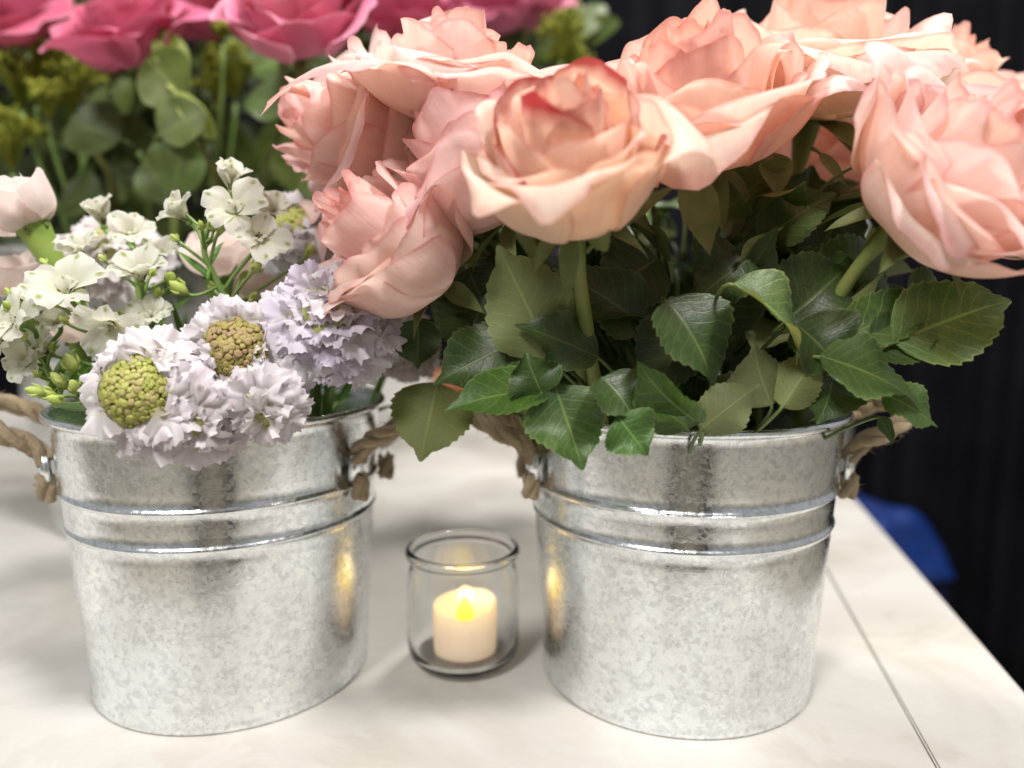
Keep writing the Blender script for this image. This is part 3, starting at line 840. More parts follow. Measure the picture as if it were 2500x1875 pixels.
# the rest of the foliage, crowded over the bucket's mouth
rl = random.Random(5)
keys = list(roses)
for i in range(240):
    a = rl.uniform(0, 6.283); q = math.sqrt(rl.random()); z = rl.uniform(.125, .262)
    spread = .070 + .35 * max(0, z - .15)
    c = Vector((BR[0] + math.cos(a) * q * spread, BR[1] + .012 + math.sin(a) * q * spread * .9, z))
    out = Vector((math.cos(a), math.sin(a), rl.uniform(-.5, .9)))
    out += Vector((rl.uniform(-.7, .7), rl.uniform(-.7, .7), 0)); out.normalize()
    L = rl.uniform(.040, .062)
    if (c + out * L).y < .312 or c.y < .318: continue
    if max(c.x, (c + out * L).x) > BR[0] + .066 and min(c.z, (c + out * L).z) < .185 and c.y < .45: continue
    if any(p_.z < .158 and math.hypot(p_.x - BR[0], p_.y - BR[1]) > .058 for p_ in (c, c + out * L, c + out * L * .5)): continue
    nr = Vector((rl.uniform(-.5, .5), rl.uniform(-1, .1), rl.uniform(.2, 1)))
    g = rl.uniform(.6, 1.45)
    add_leaf(roses[keys[i % len(keys)]], c, c + out * L, L * rl.uniform(.55, .75), nr, fold=rl.uniform(.1, .35), curl=rl.uniform(-.2, .7), wave=rl.uniform(.1, .6), seed=300 + i, back=rl.random() < .25, color=(g, g, g * .95), roll=rl.uniform(-.4, .4), to=(c.x * .6 + BR[0] * .4, c.y * .6 + BR[1] * .4 + .004, max(.05, c.z - .03)))

# long sepals hanging from the coral and creamy blooms
add_leaf(roses['coral'], (0.0747, 0.33, 0.2539), (0.0828, 0.325, 0.2183), .017, (0, -1, .2), fold=.2, curl=-.1, seed=71, mat='sepal', shape='lance', name='sepal')
add_leaf(roses['cream'], (0.1156, 0.35, 0.2651), (0.1177, 0.345, 0.2454), .015, (0, -1, .2), fold=.2, curl=.1, seed=72, mat='sepal', shape='lance', name='sepal')
add_leaf(roses['cream'], (0.1405, 0.36, 0.2667), (0.1498, 0.35, 0.251), .006, (0, -1, .2), fold=.2, curl=.1, seed=73, mat='sepal', shape='lance', name='sepal')
add_leaf(roses['side'], (0.155, 0.295, 0.2193), (0.1949, 0.29, 0.2179), .009, (0, -.3, 1), fold=.3, curl=.1, seed=74, mat='sepal', shape='lance', name='sepal')
add_leaf(roses['front'], (0.0259, 0.292, 0.226), (-0.0112, 0.288, 0.2433), .008, (0, -1, .5), fold=.3, curl=.2, seed=75, mat='sepal', shape='lance', name='sepal')
add_leaf(roses['front'], (0.0272, 0.292, 0.2243), (0.0324, 0.268, 0.2331), .019, (0, -1, .1), fold=.2, curl=.1, seed=76, mat='sepal', shape='lance', name='sepal')
add_leaf(roses['front'], (0.0338, 0.292, 0.2251), (0.0627, 0.292, 0.2463), .007, (0, -1, .5), fold=.3, curl=.2, seed=77, mat='sepal', shape='lance', name='sepal')

# ---------------------------------------------------------------- scabious
def floret_geo(seed, na=39, nr=10, spread=R_(86)):
    """frilled fan along +Y, top face +Z, unit length"""
    r = random.Random(seed); V = []; U = []
    ph = [r.uniform(0, 6.28) for _ in range(6)]; nl = r.choice([2, 3, 3, 4])
    tooth = [(-.035 if i % 2 else .03) + r.uniform(-.045, .04) for i in range(na)]
    for j in range(nr):
        v = j / (nr - 1)
        for i in range(na):
            u = -1 + 2 * i / (na - 1)
            lobe = .80 + .20 * abs(math.cos(u * math.pi * nl / 2 + ph[5] * .15)) ** .6 - .22 * abs(u) ** 3
            if v > .9: lobe += tooth[i]
            elif v > .8: lobe += tooth[i] * .25
            rad = .10 + .90 * v * lobe
            a = u * spread * (.45 + .55 * v ** .7)
            x = math.sin(a) * rad; y = math.cos(a) * rad - .1
            z = .22 * math.sin(v * 1.9) * (1 - .2 * u * u) - .20 * v * v
            z += v ** 1.6 * (.10 * math.sin(u * 5 + ph[0]) + .085 * math.sin(u * 10 + ph[1] + v * 2) + .075 * math.sin(u * 19 + ph[2]) * v * v + .04 * math.sin(u * 31 + ph[3]) * v ** 4)
            z += .28 * abs(u) ** 2 * (1 - v) + .10 * abs(u) ** 2
            V.append((x, y, z)); U.append((u * .5 + .5, v))
    return V, grid_faces(na, nr), U
FLO = [mesh('floret', *floret_geo(50 + i)) for i in range(12)]
for f_ in FLO: f_.materials.append(M['floret'])

def bud_dome(R, n, r, cut=.05, flat=.9):
    mb = MB()
    for k in range(n):
        z = 1 - (k + .5) / n * (1 - cut); a = k * 2.39996
        q = math.sqrt(max(0, 1 - z * z))
        d = (Vector((q * math.cos(a), q * math.sin(a), z)) + Vector((r.uniform(-.03, .03), r.uniform(-.03, .03), 0))).normalized()
        br = R * math.sqrt(2 * (1 - cut) / n) * r.uniform(.85, 1.45)
        c = d * R * r.uniform(.96, 1.05); c.z *= flat
        rot = axis_rot(d + Vector((r.uniform(-.25, .25), r.uniform(-.25, .25), .1)), r.uniform(0, 6))
        rows = []; U = []
        tone = min(1, max(0, r.random() * .75 + .25 * (q < .6)))
        for (rr, zz) in ((.75, -.9), (1.06, -.25), (1.02, .14), (.70, .46), (.25, .40)):
            for i in range(7):
                an = i / 7 * 6.2832
                k2 = 1 + .16 * math.cos(an * 3)
                p = rot @ Vector((rr * k2 * math.cos(an), rr * k2 * math.sin(an), zz)) * br + c
                rows.append(tuple(p)); U.append((tone, max(0, zz)))
        F = grid_faces(7, 5, 0, True); F.append(tuple(28 + i for i in range(7)))
        mb.add(rows, F, U)
    return mb.done()

def make_scabious(head, axis, dome, n_bud, rings, seed, label, target, tint, bud_tint=(1, 1, 1), bend=.3):
    r = random.Random(seed); root = empty('scabious', target); tag(root, label, 'flower', 'scabious in the bucket')
    rot = axis_rot(axis, r.uniform(0, 6)); Mx = Matrix.Translation(Vector(head)) @ rot.to_4x4()
    if n_bud:
        V, F, U = bud_dome(dome, n_bud, r)
        o = obj('seed_head', mesh('seed_head', V, F, U), M['buds'], root, Mx, bud_tint); o['kind'] = 'stuff'
    A = Vector(axis).normalized(); grav = rot.inverted() @ Vector((0, 0, -.22))
    for (cnt, pol, lo, hi, dpol) in rings:                    # polar angle of the foot, length range, polar angle of the fan
        a0 = r.uniform(0, 6.28)
        for k in range(cnt):
            az = a0 + k / cnt * 6.2832 + r.uniform(-.2, .2); po = R_(pol + r.uniform(-10, 10))
            d = Vector((math.sin(po) * math.cos(az), math.sin(po) * math.sin(az), math.cos(po)))
            dp = R_(dpol + r.uniform(-24, 24))
            yd = Vector((math.sin(dp) * math.cos(az), math.sin(dp) * math.sin(az), math.cos(dp))) + grav
            nd = Vector((-math.cos(dp) * math.cos(az), -math.cos(dp) * math.sin(az), math.sin(dp)))
            nd += Vector((r.uniform(-.5, .5), r.uniform(-.5, .5), r.uniform(-.35, .35)))
            L = r.uniform(lo * .75, hi * 1.12); b = Vector((d.x, d.y, d.z * .9)) * dome * .92
            B = basis(yd, nd).to_4x4()
            S = Matrix.Diagonal((L * r.uniform(.85, 1.15), L, L * r.uniform(.8, 1.3), 1))
            g = r.uniform(.93, 1.02); li = r.random()
            if n_bud > 100 and dpol < 70: g *= .95; L *= .9
            c = (g * (1 - (1 - tint[0]) * li), g * (1 - (1 - tint[1]) * li), g * (1 - (1 - tint[2]) * li))
            o = obj('floret', r.choice(FLO), None, root, Mx @ Matrix.Translation(b) @ B @ S, c)
    path = stem_path(Vector(head) - A * dome * .3, A, target, bend)
    V, F, U = tube(path, np.linspace(.0022, .0026, len(path)), 8)
    wobj('stem', V, F, M['thin_stem'], root, U)
    for k in range(6):                                        # narrow green bracts under the head
        az = k * 1.05 + .3; d = (rot @ Vector((math.cos(az), math.sin(az), -.35))).normalized()
        b = Vector(head) - A * dome * .3
        add_leaf(root, b + d * dome * .5, b + d * (dome + r.uniform(.008, .014)), .0045, A, fold=.3, curl=.2, serr=0, seed=k, mat='leaf', shape='lance', name='bract', color=(.9, 1, .8))
    return root

make_scabious((-0.1477, 0.3, 0.1646), (-.12, -.95, .20), .0138, 270, [(10, 84, .006, .009, 55), (15, 94, .010, .015, 80), (17, 104, .013, .018, 96), (16, 118, .014, .020, 112), (12, 130, .014, .020, 126)], 21,
              'white scabious with a bare green knobbly centre drooping over the rim of the bucket', tgt(BL, -.02, -.04), (.97, .93, .96), (.95, .93, .66))
make_scabious((-0.1156, 0.322, 0.1798), (.06, -.90, .40), .0142, 230, [(3, 40, .005, .008, 30), (9, 64, .005, .009, 45), (12, 84, .007, .011, 60), (16, 95, .011, .016, 84), (16, 108, .013, .018, 102), (14, 122, .014, .019, 120)], 22,
              'white scabious with a brownish mauve knobbly centre, next to the lilac one', tgt(BL, .005, -.045), (.95, .91, .98), (.82, .66, .58))
make_scabious((-0.0798, 0.335, 0.1919), (.10, -.80, .62), .0175, 60, [(6, 14, .006, .009, 20), (11, 32, .008, .011, 42), (16, 50, .010, .013, 62), (20, 68, .011, .015, 80), (22, 86, .013, .018, 96), (18, 104, .015, .020, 112), (13, 122, .016, .020, 128)], 23,
              'full lilac scabious with tightly ruffled florets under the half closed blush rose', tgt(BL, .035, -.03), (.86, .81, .95))
make_scabious((-0.1124, 0.405, 0.2344), (-.1, -.65, .75), .012, 60, [(10, 50, .008, .011, 55), (13, 78, .011, .015, 85), (13, 100, .014, .018, 108)], 24,
              'small lilac white scabious behind the larkspur and under the drooping blush rose', tgt(BL, .03, .02), (.90, .90, .98), (1.1, 1.2, .8))
make_scabious((-0.219, 0.425, 0.2207), (-.05, -.55, .85), .017, 50, [(9, 30, .010, .013, 40), (14, 56, .012, .016, 66), (17, 80, .014, .019, 88), (15, 102, .016, .020, 110)], 25,
              'cream white scabious behind the open larkspur blossoms', tgt(BL, -.03, .03), (.97, .93, .92))
make_scabious((-0.06, 0.415, 0.1751), (.5, -.6, .6), .012, 40, [(10, 40, .009, .012, 50), (13, 72, .011, .015, 80), (12, 98, .013, .017, 105)], 26,
              'shaded dusky scabious half hidden between the lilac one and the rope handle', tgt(BL, .045, .02), (.80, .72, .70))

make_scabious((-0.126, 0.304, 0.1532), (.05, -.88, -.25), .0075, 40, [(7, 40, .008, .012, 45), (11, 75, .011, .016, 78), (11, 100, .013, .018, 105)], 27,
              'pinkish white scabious hanging over the rim between the two knobbly centred ones', tgt(BL, -.005, -.045), (.97, .91, .94))
make_scabious((-0.1003, 0.306, 0.1567), (.15, -.85, -.35), .0065, 30, [(6, 40, .007, .011, 45), (9, 75, .010, .014, 80), (9, 100, .011, .015, 105)], 28,
              'small white scabious hanging over the rim below the mauve centred one', tgt(BL, .015, -.045), (.97, .93, .96))

# ---------------------------------------------------------------- white larkspur
def lpetal_geo(seed, nu=9, nv=11):
    r = random.Random(seed); V = []; U = []
    ph = [r.uniform(0, 6.28) for _ in range(4)]; pt = r.uniform(.0, .08)
    for j in range(nv):
        v = j / (nv - 1)
        w = .055 + .30 * math.sin(math.pi * (v * .80) ** 1.45) ** .85
        for i in range(nu):
            u = -1 + 2 * i / (nu - 1)
            y = v * (1 - .10 * u * u + pt * math.exp(-(u / .25) ** 2))
            x = u * w
            z = .20 * math.sin(v * 2.4) - .12 * v * v + .16 * u * u * w * 2 * (1 - .6 * v)
            z += v * v * (.07 * math.sin(u * 3.4 + ph[0]) + .045 * math.sin(u * 8 + ph[1] + v * 3))
            V.append((x, y, z)); U.append((u * .5 + .5, v))
    return V, grid_faces(nu, nv), U
LP = [mesh('petal', *lpetal_geo(80 + i)) for i in range(7)]
for f_ in LP: f_.materials.append(M['larkspur'])

def larkspur_floret(root, c, axis, rad, seed, joint, cup=35):
    r = random.Random(seed); rad *= 1.02; c = Vector(c); A = Vector(axis).normalized(); rot = axis_rot(A, r.uniform(0, 6))
    mb = MB()
    mb.tube(bez(c, c - A * rad * .5, Vector(joint) + (c - Vector(joint)) * .3 + Vector((0, 0, .004)), joint, 10), np.linspace(.0011, .0010, 10), 6)
    V, F, U = tube(np.array([c - A * rad * .12, c, c + A * rad * .10]), [rad * .05, rad * .13, rad * .07], 8); mb.add(V, F, U)
    V, F, U = mb.done()
    fl = wobj('floret', V, F, M['thin_stem'], root, U)
    Mx = Matrix.Translation(c) @ rot.to_4x4()
    for k in range(5):
        az = k * 1.2566 + r.uniform(-.18, .18); cu = R_(cup + r.uniform(-16, 16))
        d = Vector((math.cos(az) * math.cos(cu), math.sin(az) * math.cos(cu), math.sin(cu)))
        nd = Vector((-math.cos(az) * math.sin(cu), -math.sin(az) * math.sin(cu), math.cos(cu)))
        L = rad * r.uniform(.88, 1.12)
        obj('petal', r.choice(LP), None, fl, Mx @ basis(d, nd).to_4x4() @ Matrix.Diagonal((L * 1.08, L, L, 1)))
    for k in range(2):
        az = k * 1.6 + r.uniform(0, 1); cu = R_(62)
        d = Vector((math.cos(az) * math.cos(cu), math.sin(az) * math.cos(cu), math.sin(cu))); nd = Vector((-math.cos(az), -math.sin(az), .4))
        L = rad * .5
        obj('petal', r.choice(LP), None, fl, Mx @ basis(d, nd).to_4x4() @ Matrix.Diagonal((L, L, L, 1)))
    mb = MB()
    for k in range(9):
        az = r.uniform(0, 6.28); q = rad * .13 * math.sqrt(r.random()); b = Mx @ Vector((q * math.cos(az), q * math.sin(az), rad * .08)); e = Mx @ Vector((q * 1.5 * math.cos(az), q * 1.5 * math.sin(az), rad * r.uniform(.2, .3)))
        mb.tube([b, (b + e) / 2, e], [.00012, .00014, .00042], 4)
    V, F, U = mb.done()
    o = wobj('stamens', V, F, M['stamen'], fl, U); o['kind'] = 'stuff'

def green_bud(root, c, axis, s, joint, r):
    A = Vector(axis).normalized(); c = Vector(c); mb = MB()
    p = [c - A * s, c - A * s * .5, c, c + A * s * .6, c + A * s]
    mb.tube(p, [s * .2, s * .5, s * .55, s * .38, s * .05], 8)
    for k in range(3):
        q = axis_rot(A, k * 2.1 + r.random()); b = c - A * s * .7; e = q @ Vector((s * .75, 0, 0)) + c + A * s * .55
        mb.tube([b, (b + e) / 2 + q @ Vector((s * .3, 0, 0)), e], [s * .14, s * .18, s * .02], 5)
    V, F, U = mb.done(); wobj('bud', V, F, M['bud_green'], root, U)
    pts = bez(c - A * s * .8, c - A * s * 2.2, Vector(joint) + Vector((0, 0, .003)), joint, 8)
    V, F, U = tube(pts, .0008, 5); wobj('bud_stalk', V, F, M['thin_stem'], root, U)

def make_larkspur(spine, florets, buds, label, seed):
    r = random.Random(seed); root = empty('larkspur', spine[-1]); tag(root, label, 'flower', 'white larkspur in the bucket')
    sp = catmull(spine, 8); V, F, U = tube(sp, np.linspace(.0010, .0022, len(sp)), 8)
    wobj('stem', V, F, M['thin_stem'], root, U)
    for (c, ax, rad, cup) in florets:
        cc = np.array(c); dd = np.linalg.norm(sp - (cc - np.array([0, 0, .012])), axis=1); j = sp[int(dd.argmin())]
        larkspur_floret(root, c, ax, rad, r.randrange(9999), j, cup)
    for (c, ax, s) in buds:
        dd = np.linalg.norm(sp - (np.array(c) - np.array([0, 0, .010])), axis=1); j = sp[int(dd.argmin())]
        green_bud(root, c, ax, s, j, r)
    for k in range(9):                                        # small buds up and down the stem
        i = r.randrange(2, max(3, len(sp) * 3 // 5)); az = r.uniform(0, 6.28); q = r.uniform(.008, .018)
        c = np.array(sp[i]) + np.array([q * math.cos(az), q * math.sin(az) * .7 - .003, r.uniform(.004, .014)])
        green_bud(root, c, (math.cos(az), math.sin(az) - .2, 1.1), r.uniform(.0022, .0036), sp[min(i + 2, len(sp) - 1)], r)
    for k in range(5):
        i = r.randrange(len(sp) // 3, len(sp) - 4); az = r.uniform(0, 6.28); b = Vector(sp[i]); d = Vector((math.cos(az), math.sin(az), .8)).normalized()
        add_leaf(root, b, b + d * r.uniform(.018, .03), .0035, (0, -1, .5), fold=.2, curl=.3, serr=0, seed=k, mat='leaf', shape='lance', color=(2, 2.6, 1.3))
    return root

make_larkspur([(-0.1299, 0.362, 0.2483), (-0.143, 0.36, 0.2271), (-0.1376, 0.36, 0.208), (-0.1283, 0.362, 0.1885), (-0.1349, 0.365, 0.1661), tgt(BL, .0, .0)],
    [((-0.1298, 0.362, 0.2494), (.05, -.25, 1), .0145, 62), ((-0.1242, 0.352, 0.2386), (.15, -.85, .45), .0160, 25), ((-0.1136, 0.35, 0.2266), (.2, -.85, .4), .0140, 30), ((-0.1498, 0.362, 0.2357), (-.55, -.2, .7), .0140, 55), ((-0.1135, 0.37, 0.2385), (.3, -.6, .7), .0120, 45)],
    [((-0.1376, 0.358, 0.235), (.1, -.2, 1), .0042), ((-0.1166, 0.352, 0.2149), (.6, -.3, .6), .0042), ((-0.1517, 0.35, 0.2055), (-.5, -.4, .5), .0050), ((-0.0994, 0.38, 0.2238), (.4, -.2, .8), .004)],
    'tallest larkspur stem, its open white blossoms showing dark stamens', 31)
make_larkspur([(-0.1958, 0.345, 0.2121), (-0.1909, 0.345, 0.1935), (-0.1843, 0.348, 0.1765), (-0.1845, 0.352, 0.1567), tgt(BL, -.03, .0)],
    [((-0.1917, 0.333, 0.202), (.15, -.62, .75), .0185, 32), ((-0.1714, 0.328, 0.1918), (.1, -.55, -.35), .0150, 25), ((-0.2055, 0.34, 0.1762), (-.3, -.6, .4), .0140, 40), ((-0.1951, 0.352, 0.2184), (-.2, -.5, .8), .0130, 50)],
    [((-0.1947, 0.335, 0.1726), (-.1, -.4, .8), .0052), ((-0.2033, 0.33, 0.1599), (-.7, -.4, .3), .0045), ((-0.1989, 0.332, 0.1657), (-.4, -.4, .7), .0045)],
    'larkspur stem with one large cream white blossom opening upward in front of the scabious', 32)
make_larkspur([(-0.1765, 0.362, 0.223), (-0.1757, 0.362, 0.2015), (-0.1705, 0.362, 0.1797), (-0.1712, 0.365, 0.1548), tgt(BL, -.015, .01)],
    [((-0.1685, 0.35, 0.2076), (.1, -.45, .9), .0165, 48), ((-0.2019, 0.385, 0.2353), (-.1, -.3, 1), .0155, 58), ((-0.1836, 0.375, 0.2291), (.2, -.55, .7), .0130, 40), ((-0.1683, 0.372, 0.219), (.2, -.6, .7), .0115, 45), ((-0.1651, 0.352, 0.1911), (.2, -.7, .5), .0110, 35)],
    [((-0.1582, 0.358, 0.2091), (.4, -.3, .8), .004), ((-0.1964, 0.325, 0.1576), (-.3, -.7, .4), .0045)],
    'larkspur stem whose cupped white blossoms stand before the cream scabious', 33)
make_larkspur([(-0.2184, 0.34, 0.1998), (-0.2117, 0.34, 0.1814), (-0.208, 0.345, 0.162), (-0.1971, 0.35, 0.1461), tgt(BL, -.04, -.01)],
    [((-0.21, 0.328, 0.1902), (-.35, -.75, .35), .0175, 25), ((-0.2126, 0.345, 0.1956), (.2, -.5, .8), .0135, 40), ((-0.2133, 0.338, 0.1722), (-.2, -.7, .3), .0130, 35), ((-0.2219, 0.335, 0.1807), (-.3, -.7, .5), .0120, 40), ((-0.2068, 0.35, 0.188), (.1, -.7, .6), .0115, 40)],
    [((-0.2057, 0.326, 0.1615), (-.7, -.4, .3), .0040), ((-0.1909, 0.33, 0.1629), (.1, -.5, .7), .0042)],
    'leaning larkspur stem with a white blossom turned away above the rope handle', 34)

# ---------------------------------------------------------------- pale pink carnations
def make_carnation(head, axis, R, seed, label, target, n=9, cal=1.0):
    r = random.Random(seed); root = empty('carnation', target); tag(root, label, 'flower', 'pale pink carnations in the bucket')
    A = Vector(axis).normalized(); Rm = axis_rot(A, r.uniform(0, 6)); Mx = Matrix.Translation(Vector(head)) @ Rm.to_4x4()
    F = [tuple(reversed(f)) for f in grid_faces(13, 13)]
    for k in range(n):
        t = .25 + .75 * k / (n - 1)
        V, U = petal_geo(R * 1.25, R * 1.5, t, .30, r, 13, 13, 1.0)
        g = r.uniform(.95, 1.03)
        obj('petal', mesh('petal', V, F, U), M['palepink'], root, Mx @ Matrix.Rotation(k * 2.4, 4, 'Z'), (g, g, g, 0))
    L = R * 1.5 * cal; h = Vector(head)
    p = [h - A * L, h - A * L * .85, h - A * L * .5, h - A * L * .1, h + A * L * .12]
    V, F2, U = tube(catmull(p, 4), np.interp(np.linspace(0, 1, 17), [0, .2, .55, .85, 1], [R * .16, R * .28, R * .38, R * .46, R * .5]), 12)
    cx = wobj('calyx', V, F2, M['calyx'], root, U)
    for k in range(5):
        d = Rm @ Vector((math.cos(k * 1.2566), math.sin(k * 1.2566), 0)); b = h + d * R * .44
        add_leaf(cx, b, b + A * R * .55 + d * R * .15, R * .42, -d, fold=.1, curl=-.1, serr=0, seed=k, mat='sepal', shape='lance', name='calyx_tooth')
    path = stem_path(h - A * L, A, target, .3); V, F3, U = tube(path, .0019, 8); wobj('stem', V, F3, M['thin_stem'], root, U)
    return root
make_carnation((-0.2308, 0.375, 0.2341), (-.38, -.15, .9), .0170, 41, 'pale pink carnation bud in a bright green calyx above the larkspur', tgt(BL, -.04, .01))
make_carnation((-0.2524, 0.395, 0.201), (-.1, -.2, 1), .0155, 42, 'pale pink carnation tucked under the bud with the green calyx', tgt(BL, -.045, .02))
make_carnation((-0.1545, 0.405, 0.2129), (.05, -.25, 1), .0165, 43, 'pale pink carnation behind the tallest larkspur stem', tgt(BL, .0, .03))
make_carnation((-0.1419, 0.42, 0.2005), (.1, -.3, 1), .0160, 44, 'greyish pink carnation in the shade next to the small lilac scabious', tgt(BL, .015, .035))
make_carnation((-0.2197, 0.385, 0.1802), (.0, -.4, .9), .0120, 45, 'small pink carnation peeping out between larkspur stems', tgt(BL, -.03, .025))

# green filling in the white bucket: narrow leaves
rl = random.Random(9)
spray = empty('foliage', tgt(BL, 0, 0)); tag(spray, 'narrow green leaves and cut stems filling the bucket of scabious', 'foliage')
for i in range(70):
    a = rl.uniform(0, 6.283); q = math.sqrt(rl.random()); z = rl.uniform(.10, .185)
    c = Vector((BL[0] + math.cos(a) * q * .062, BL[1] + .005 + math.sin(a) * q * .062, z))
    out = Vector((math.cos(a) * .7 + rl.uniform(-.5, .5), math.sin(a) * .7 + rl.uniform(-.5, .5), rl.uniform(.2, 1.2))).normalized(); L = rl.uniform(.025, .05)
    if (c + out * L).y < .325: continue
    g = rl.uniform(.6, 1.7)
    add_leaf(spray, c, c + out * L, rl.uniform(.004, .010), (rl.uniform(-.6, .6), -1, .4), fold=.2, curl=rl.uniform(0, .6), serr=0, seed=i, shape='lance', color=(g, g * 1.15, g * .8))
for (a, b) in (((-0.1974, 0.32, 0.1578), (-0.1789, 0.318, 0.1541)), ((-0.1705, 0.31, 0.157), (-0.1595, 0.305, 0.155))):
    add_leaf(spray, b, a, .005, (0, -.5, 1), fold=.2, curl=.2, serr=0, seed=3, shape='lance')
for i in range(16):
    a = rl.uniform(0, 6.283); q = math.sqrt(rl.random()) * .05
    b = (BL[0] + q * math.cos(a), BL[1] + q * math.sin(a), .008); e = (b[0] * 1.0 + math.cos(a) * .012, b[1] + math.sin(a) * .012 - .008, rl.uniform(.15, .18))
    V, F, U = tube(bez(b, (b[0], b[1], .06), (e[0], e[1], .1), e, 8), .0026, 8)
    wobj('stem', V, F, M['thin_stem'], spray, U)

# ---------------------------------------------------------------- magenta roses, out of focus behind
BB = np.array([-.31, .66])
BG = [
 ((-0.3706, 0.62, 0.3945), (-.1, -.6, .7), .044, .05, 51, 'magenta rose leaning on its twin at the end of the row', (1, 1, 1)),
 ((-0.2708, 0.58, 0.3665), (-.15, -.55, .75), .046, .05, 52, 'magenta rose with pale streaked petals beside the round green leaf', (1.1, 1.1, 1.1)),
 ((-0.2552, 0.68, 0.4163), (.1, -.5, .8), .042, .05, 53, 'darker magenta rose set back between two larger ones', (.85, .8, .8)),
 ((-0.1421, 0.545, 0.365), (.06, -.70, .78), .045, .056, 54, 'pink rose with neat spiral rims turned up over small crimson buds', (1.25, 1.9, 1.6)),
 ((-0.0912, 0.7, 0.4206), (.1, -.5, .8), .046, .05, 55, 'crimson rose in shade behind the tallest peach rose', (.85, .7, .75)),
 ((-0.0239, 0.74, 0.4368), (.0, -.5, .85), .044, .05, 56, 'dusky pink rose beside the green spray behind the peach roses', (.95, 1.1, 1.1)),
 ((-0.3902, 0.72, 0.4346), (.0, -.5, .8), .046, .05, 57, 'magenta rose mostly hidden behind the streaked one', (.95, .9, .9)),
 ((0.013, 0.78, 0.4535), (.1, -.5, .85), .040, .05, 58, 'pale dusky rose furthest along the row by the green spray', (1, 1.3, 1.2)),
]
for i, (h, ax, R, H, sd, lab, tone) in enumerate(BG):
    make_rose('rose', h, ax, R, H, 24, .7, sd, lab, (BB[0] + (h[0] - BB[0]) * .25, BB[1] + (h[1] - BB[1]) * .4, .03), 'magenta', spin=sd, tone=tone, group='magenta roses', sepals=4, nu=13, nv=13)

# broad leaves on woody stems
rl = random.Random(77)
def branch(label, pts, leaves, seed, mat='leaf_bg'):
    root = empty('foliage_branch', pts[-1]); tag(root, label, 'foliage', 'broad leaved greenery with the magenta roses')
    sp = catmull(pts, 8); V, F, U = tube(sp, np.linspace(.0018, .004, len(sp)), 7); wobj('stem', V, F, M['stem'], root, U, color=(.6, .5, .4))
    for i, (b, t, w, nrm, c) in enumerate(leaves):
        add_leaf(root, b, t, w, nrm, fold=.12, curl=.15, wave=.15, serr=0, seed=seed + i, mat=mat, shape='round', color=c)
    return root
branch('woody stem with round matte leaf and pale variegated leaves below the magenta roses', [(-0.2411, 0.55, 0.3809), (-0.2301, 0.56, 0.3407), (-0.2271, 0.58, 0.3029), (-0.2269, 0.6, 0.2543), (BB[0] + .03, BB[1], .05)],
       [((-0.2241, 0.545, 0.3341), (-0.251, 0.545, 0.3614), .044, (-.2, -1, .1), (1.5, 1.3, 1.2)), ((-0.2253, 0.55, 0.3506), (-0.2442, 0.55, 0.3809), .022, (.2, -1, .1), (3.2, 2.6, 2.4)),
        ((-0.2282, 0.54, 0.336), (-0.203, 0.54, 0.3056), .016, (.3, -1, .3), (4.5, 3.6, 3.4)), ((-0.2386, 0.535, 0.3077), (-0.2079, 0.535, 0.3243), .036, (.1, -1, .3), (1.2, 1.1, 1)),
        ((-0.2236, 0.54, 0.3056), (-0.2353, 0.54, 0.2684), .042, (0, -1, .2), (1.0, 1.0, 1.0)), ((-0.2274, 0.56, 0.2707), (-0.2324, 0.56, 0.2996), .03, (0, -1, .2), (.8, .8, .8))], 500)
branch('leafy branch with broad dull green leaves under the pink spiral rose', [(-0.1625, 0.6, 0.3569), (-0.1781, 0.6, 0.3165), (-0.2004, 0.62, 0.2775), (BB[0] + .05, BB[1] + .02, .05)],
       [((-0.1618, 0.6, 0.3769), (-0.1969, 0.6, 0.367), .04, (0, -.9, .5), (1.3, 1.4, 1.4)), ((-0.1577, 0.58, 0.3357), (-0.1946, 0.58, 0.3422), .045, (.1, -.8, .6), (1.3, 1.4, 1.4)), ((-0.1775, 0.6, 0.33), (-0.1456, 0.6, 0.3402), .04, (0, -.9, .5), (1.0, 1.1, 1.0)),
        ((-0.1933, 0.6, 0.289), (-0.2157, 0.6, 0.2648), .04, (0, -.9, .5), (.9, .9, .9)), ((-0.1572, 0.57, 0.2718), (-0.1426, 0.57, 0.3045), .05, (.2, -.9, .3), (1.3, 1.2, .9))], 520)
branch('dark leafy branch at the shaded foot of the magenta roses', [(-0.3342, 0.62, 0.355), (-0.3266, 0.62, 0.3095), (-0.32, 0.63, 0.2676), (BB[0] - .03, BB[1] + .01, .05)],
       [((-0.2878, 0.58, 0.3128), (-0.3276, 0.58, 0.3259), .05, (0, -.9, .5), (.9, .9, .8)), ((-0.2984, 0.6, 0.3062), (-0.2826, 0.6, 0.3334), .045, (0, -.9, .5), (.9, .9, .9)), ((-0.2748, 0.6, 0.289), (-0.2942, 0.6, 0.3165), .045, (0, -.9, .5), (.8, .8, .8)),
        ((-0.2477, 0.56, 0.2642), (-0.2489, 0.56, 0.2996), .04, (0, -1, .3), (1, 1, .9)), ((-0.3147, 0.6, 0.2752), (-0.3507, 0.6, 0.2683), .05, (0, -.7, .6), (.7, .7, .7))], 540)
fill = empty('foliage_branch', (BB[0], BB[1] + .03, .05)); tag(fill, 'dense dark leaves massed behind the magenta roses', 'foliage', 'broad leaved greenery with the magenta roses')
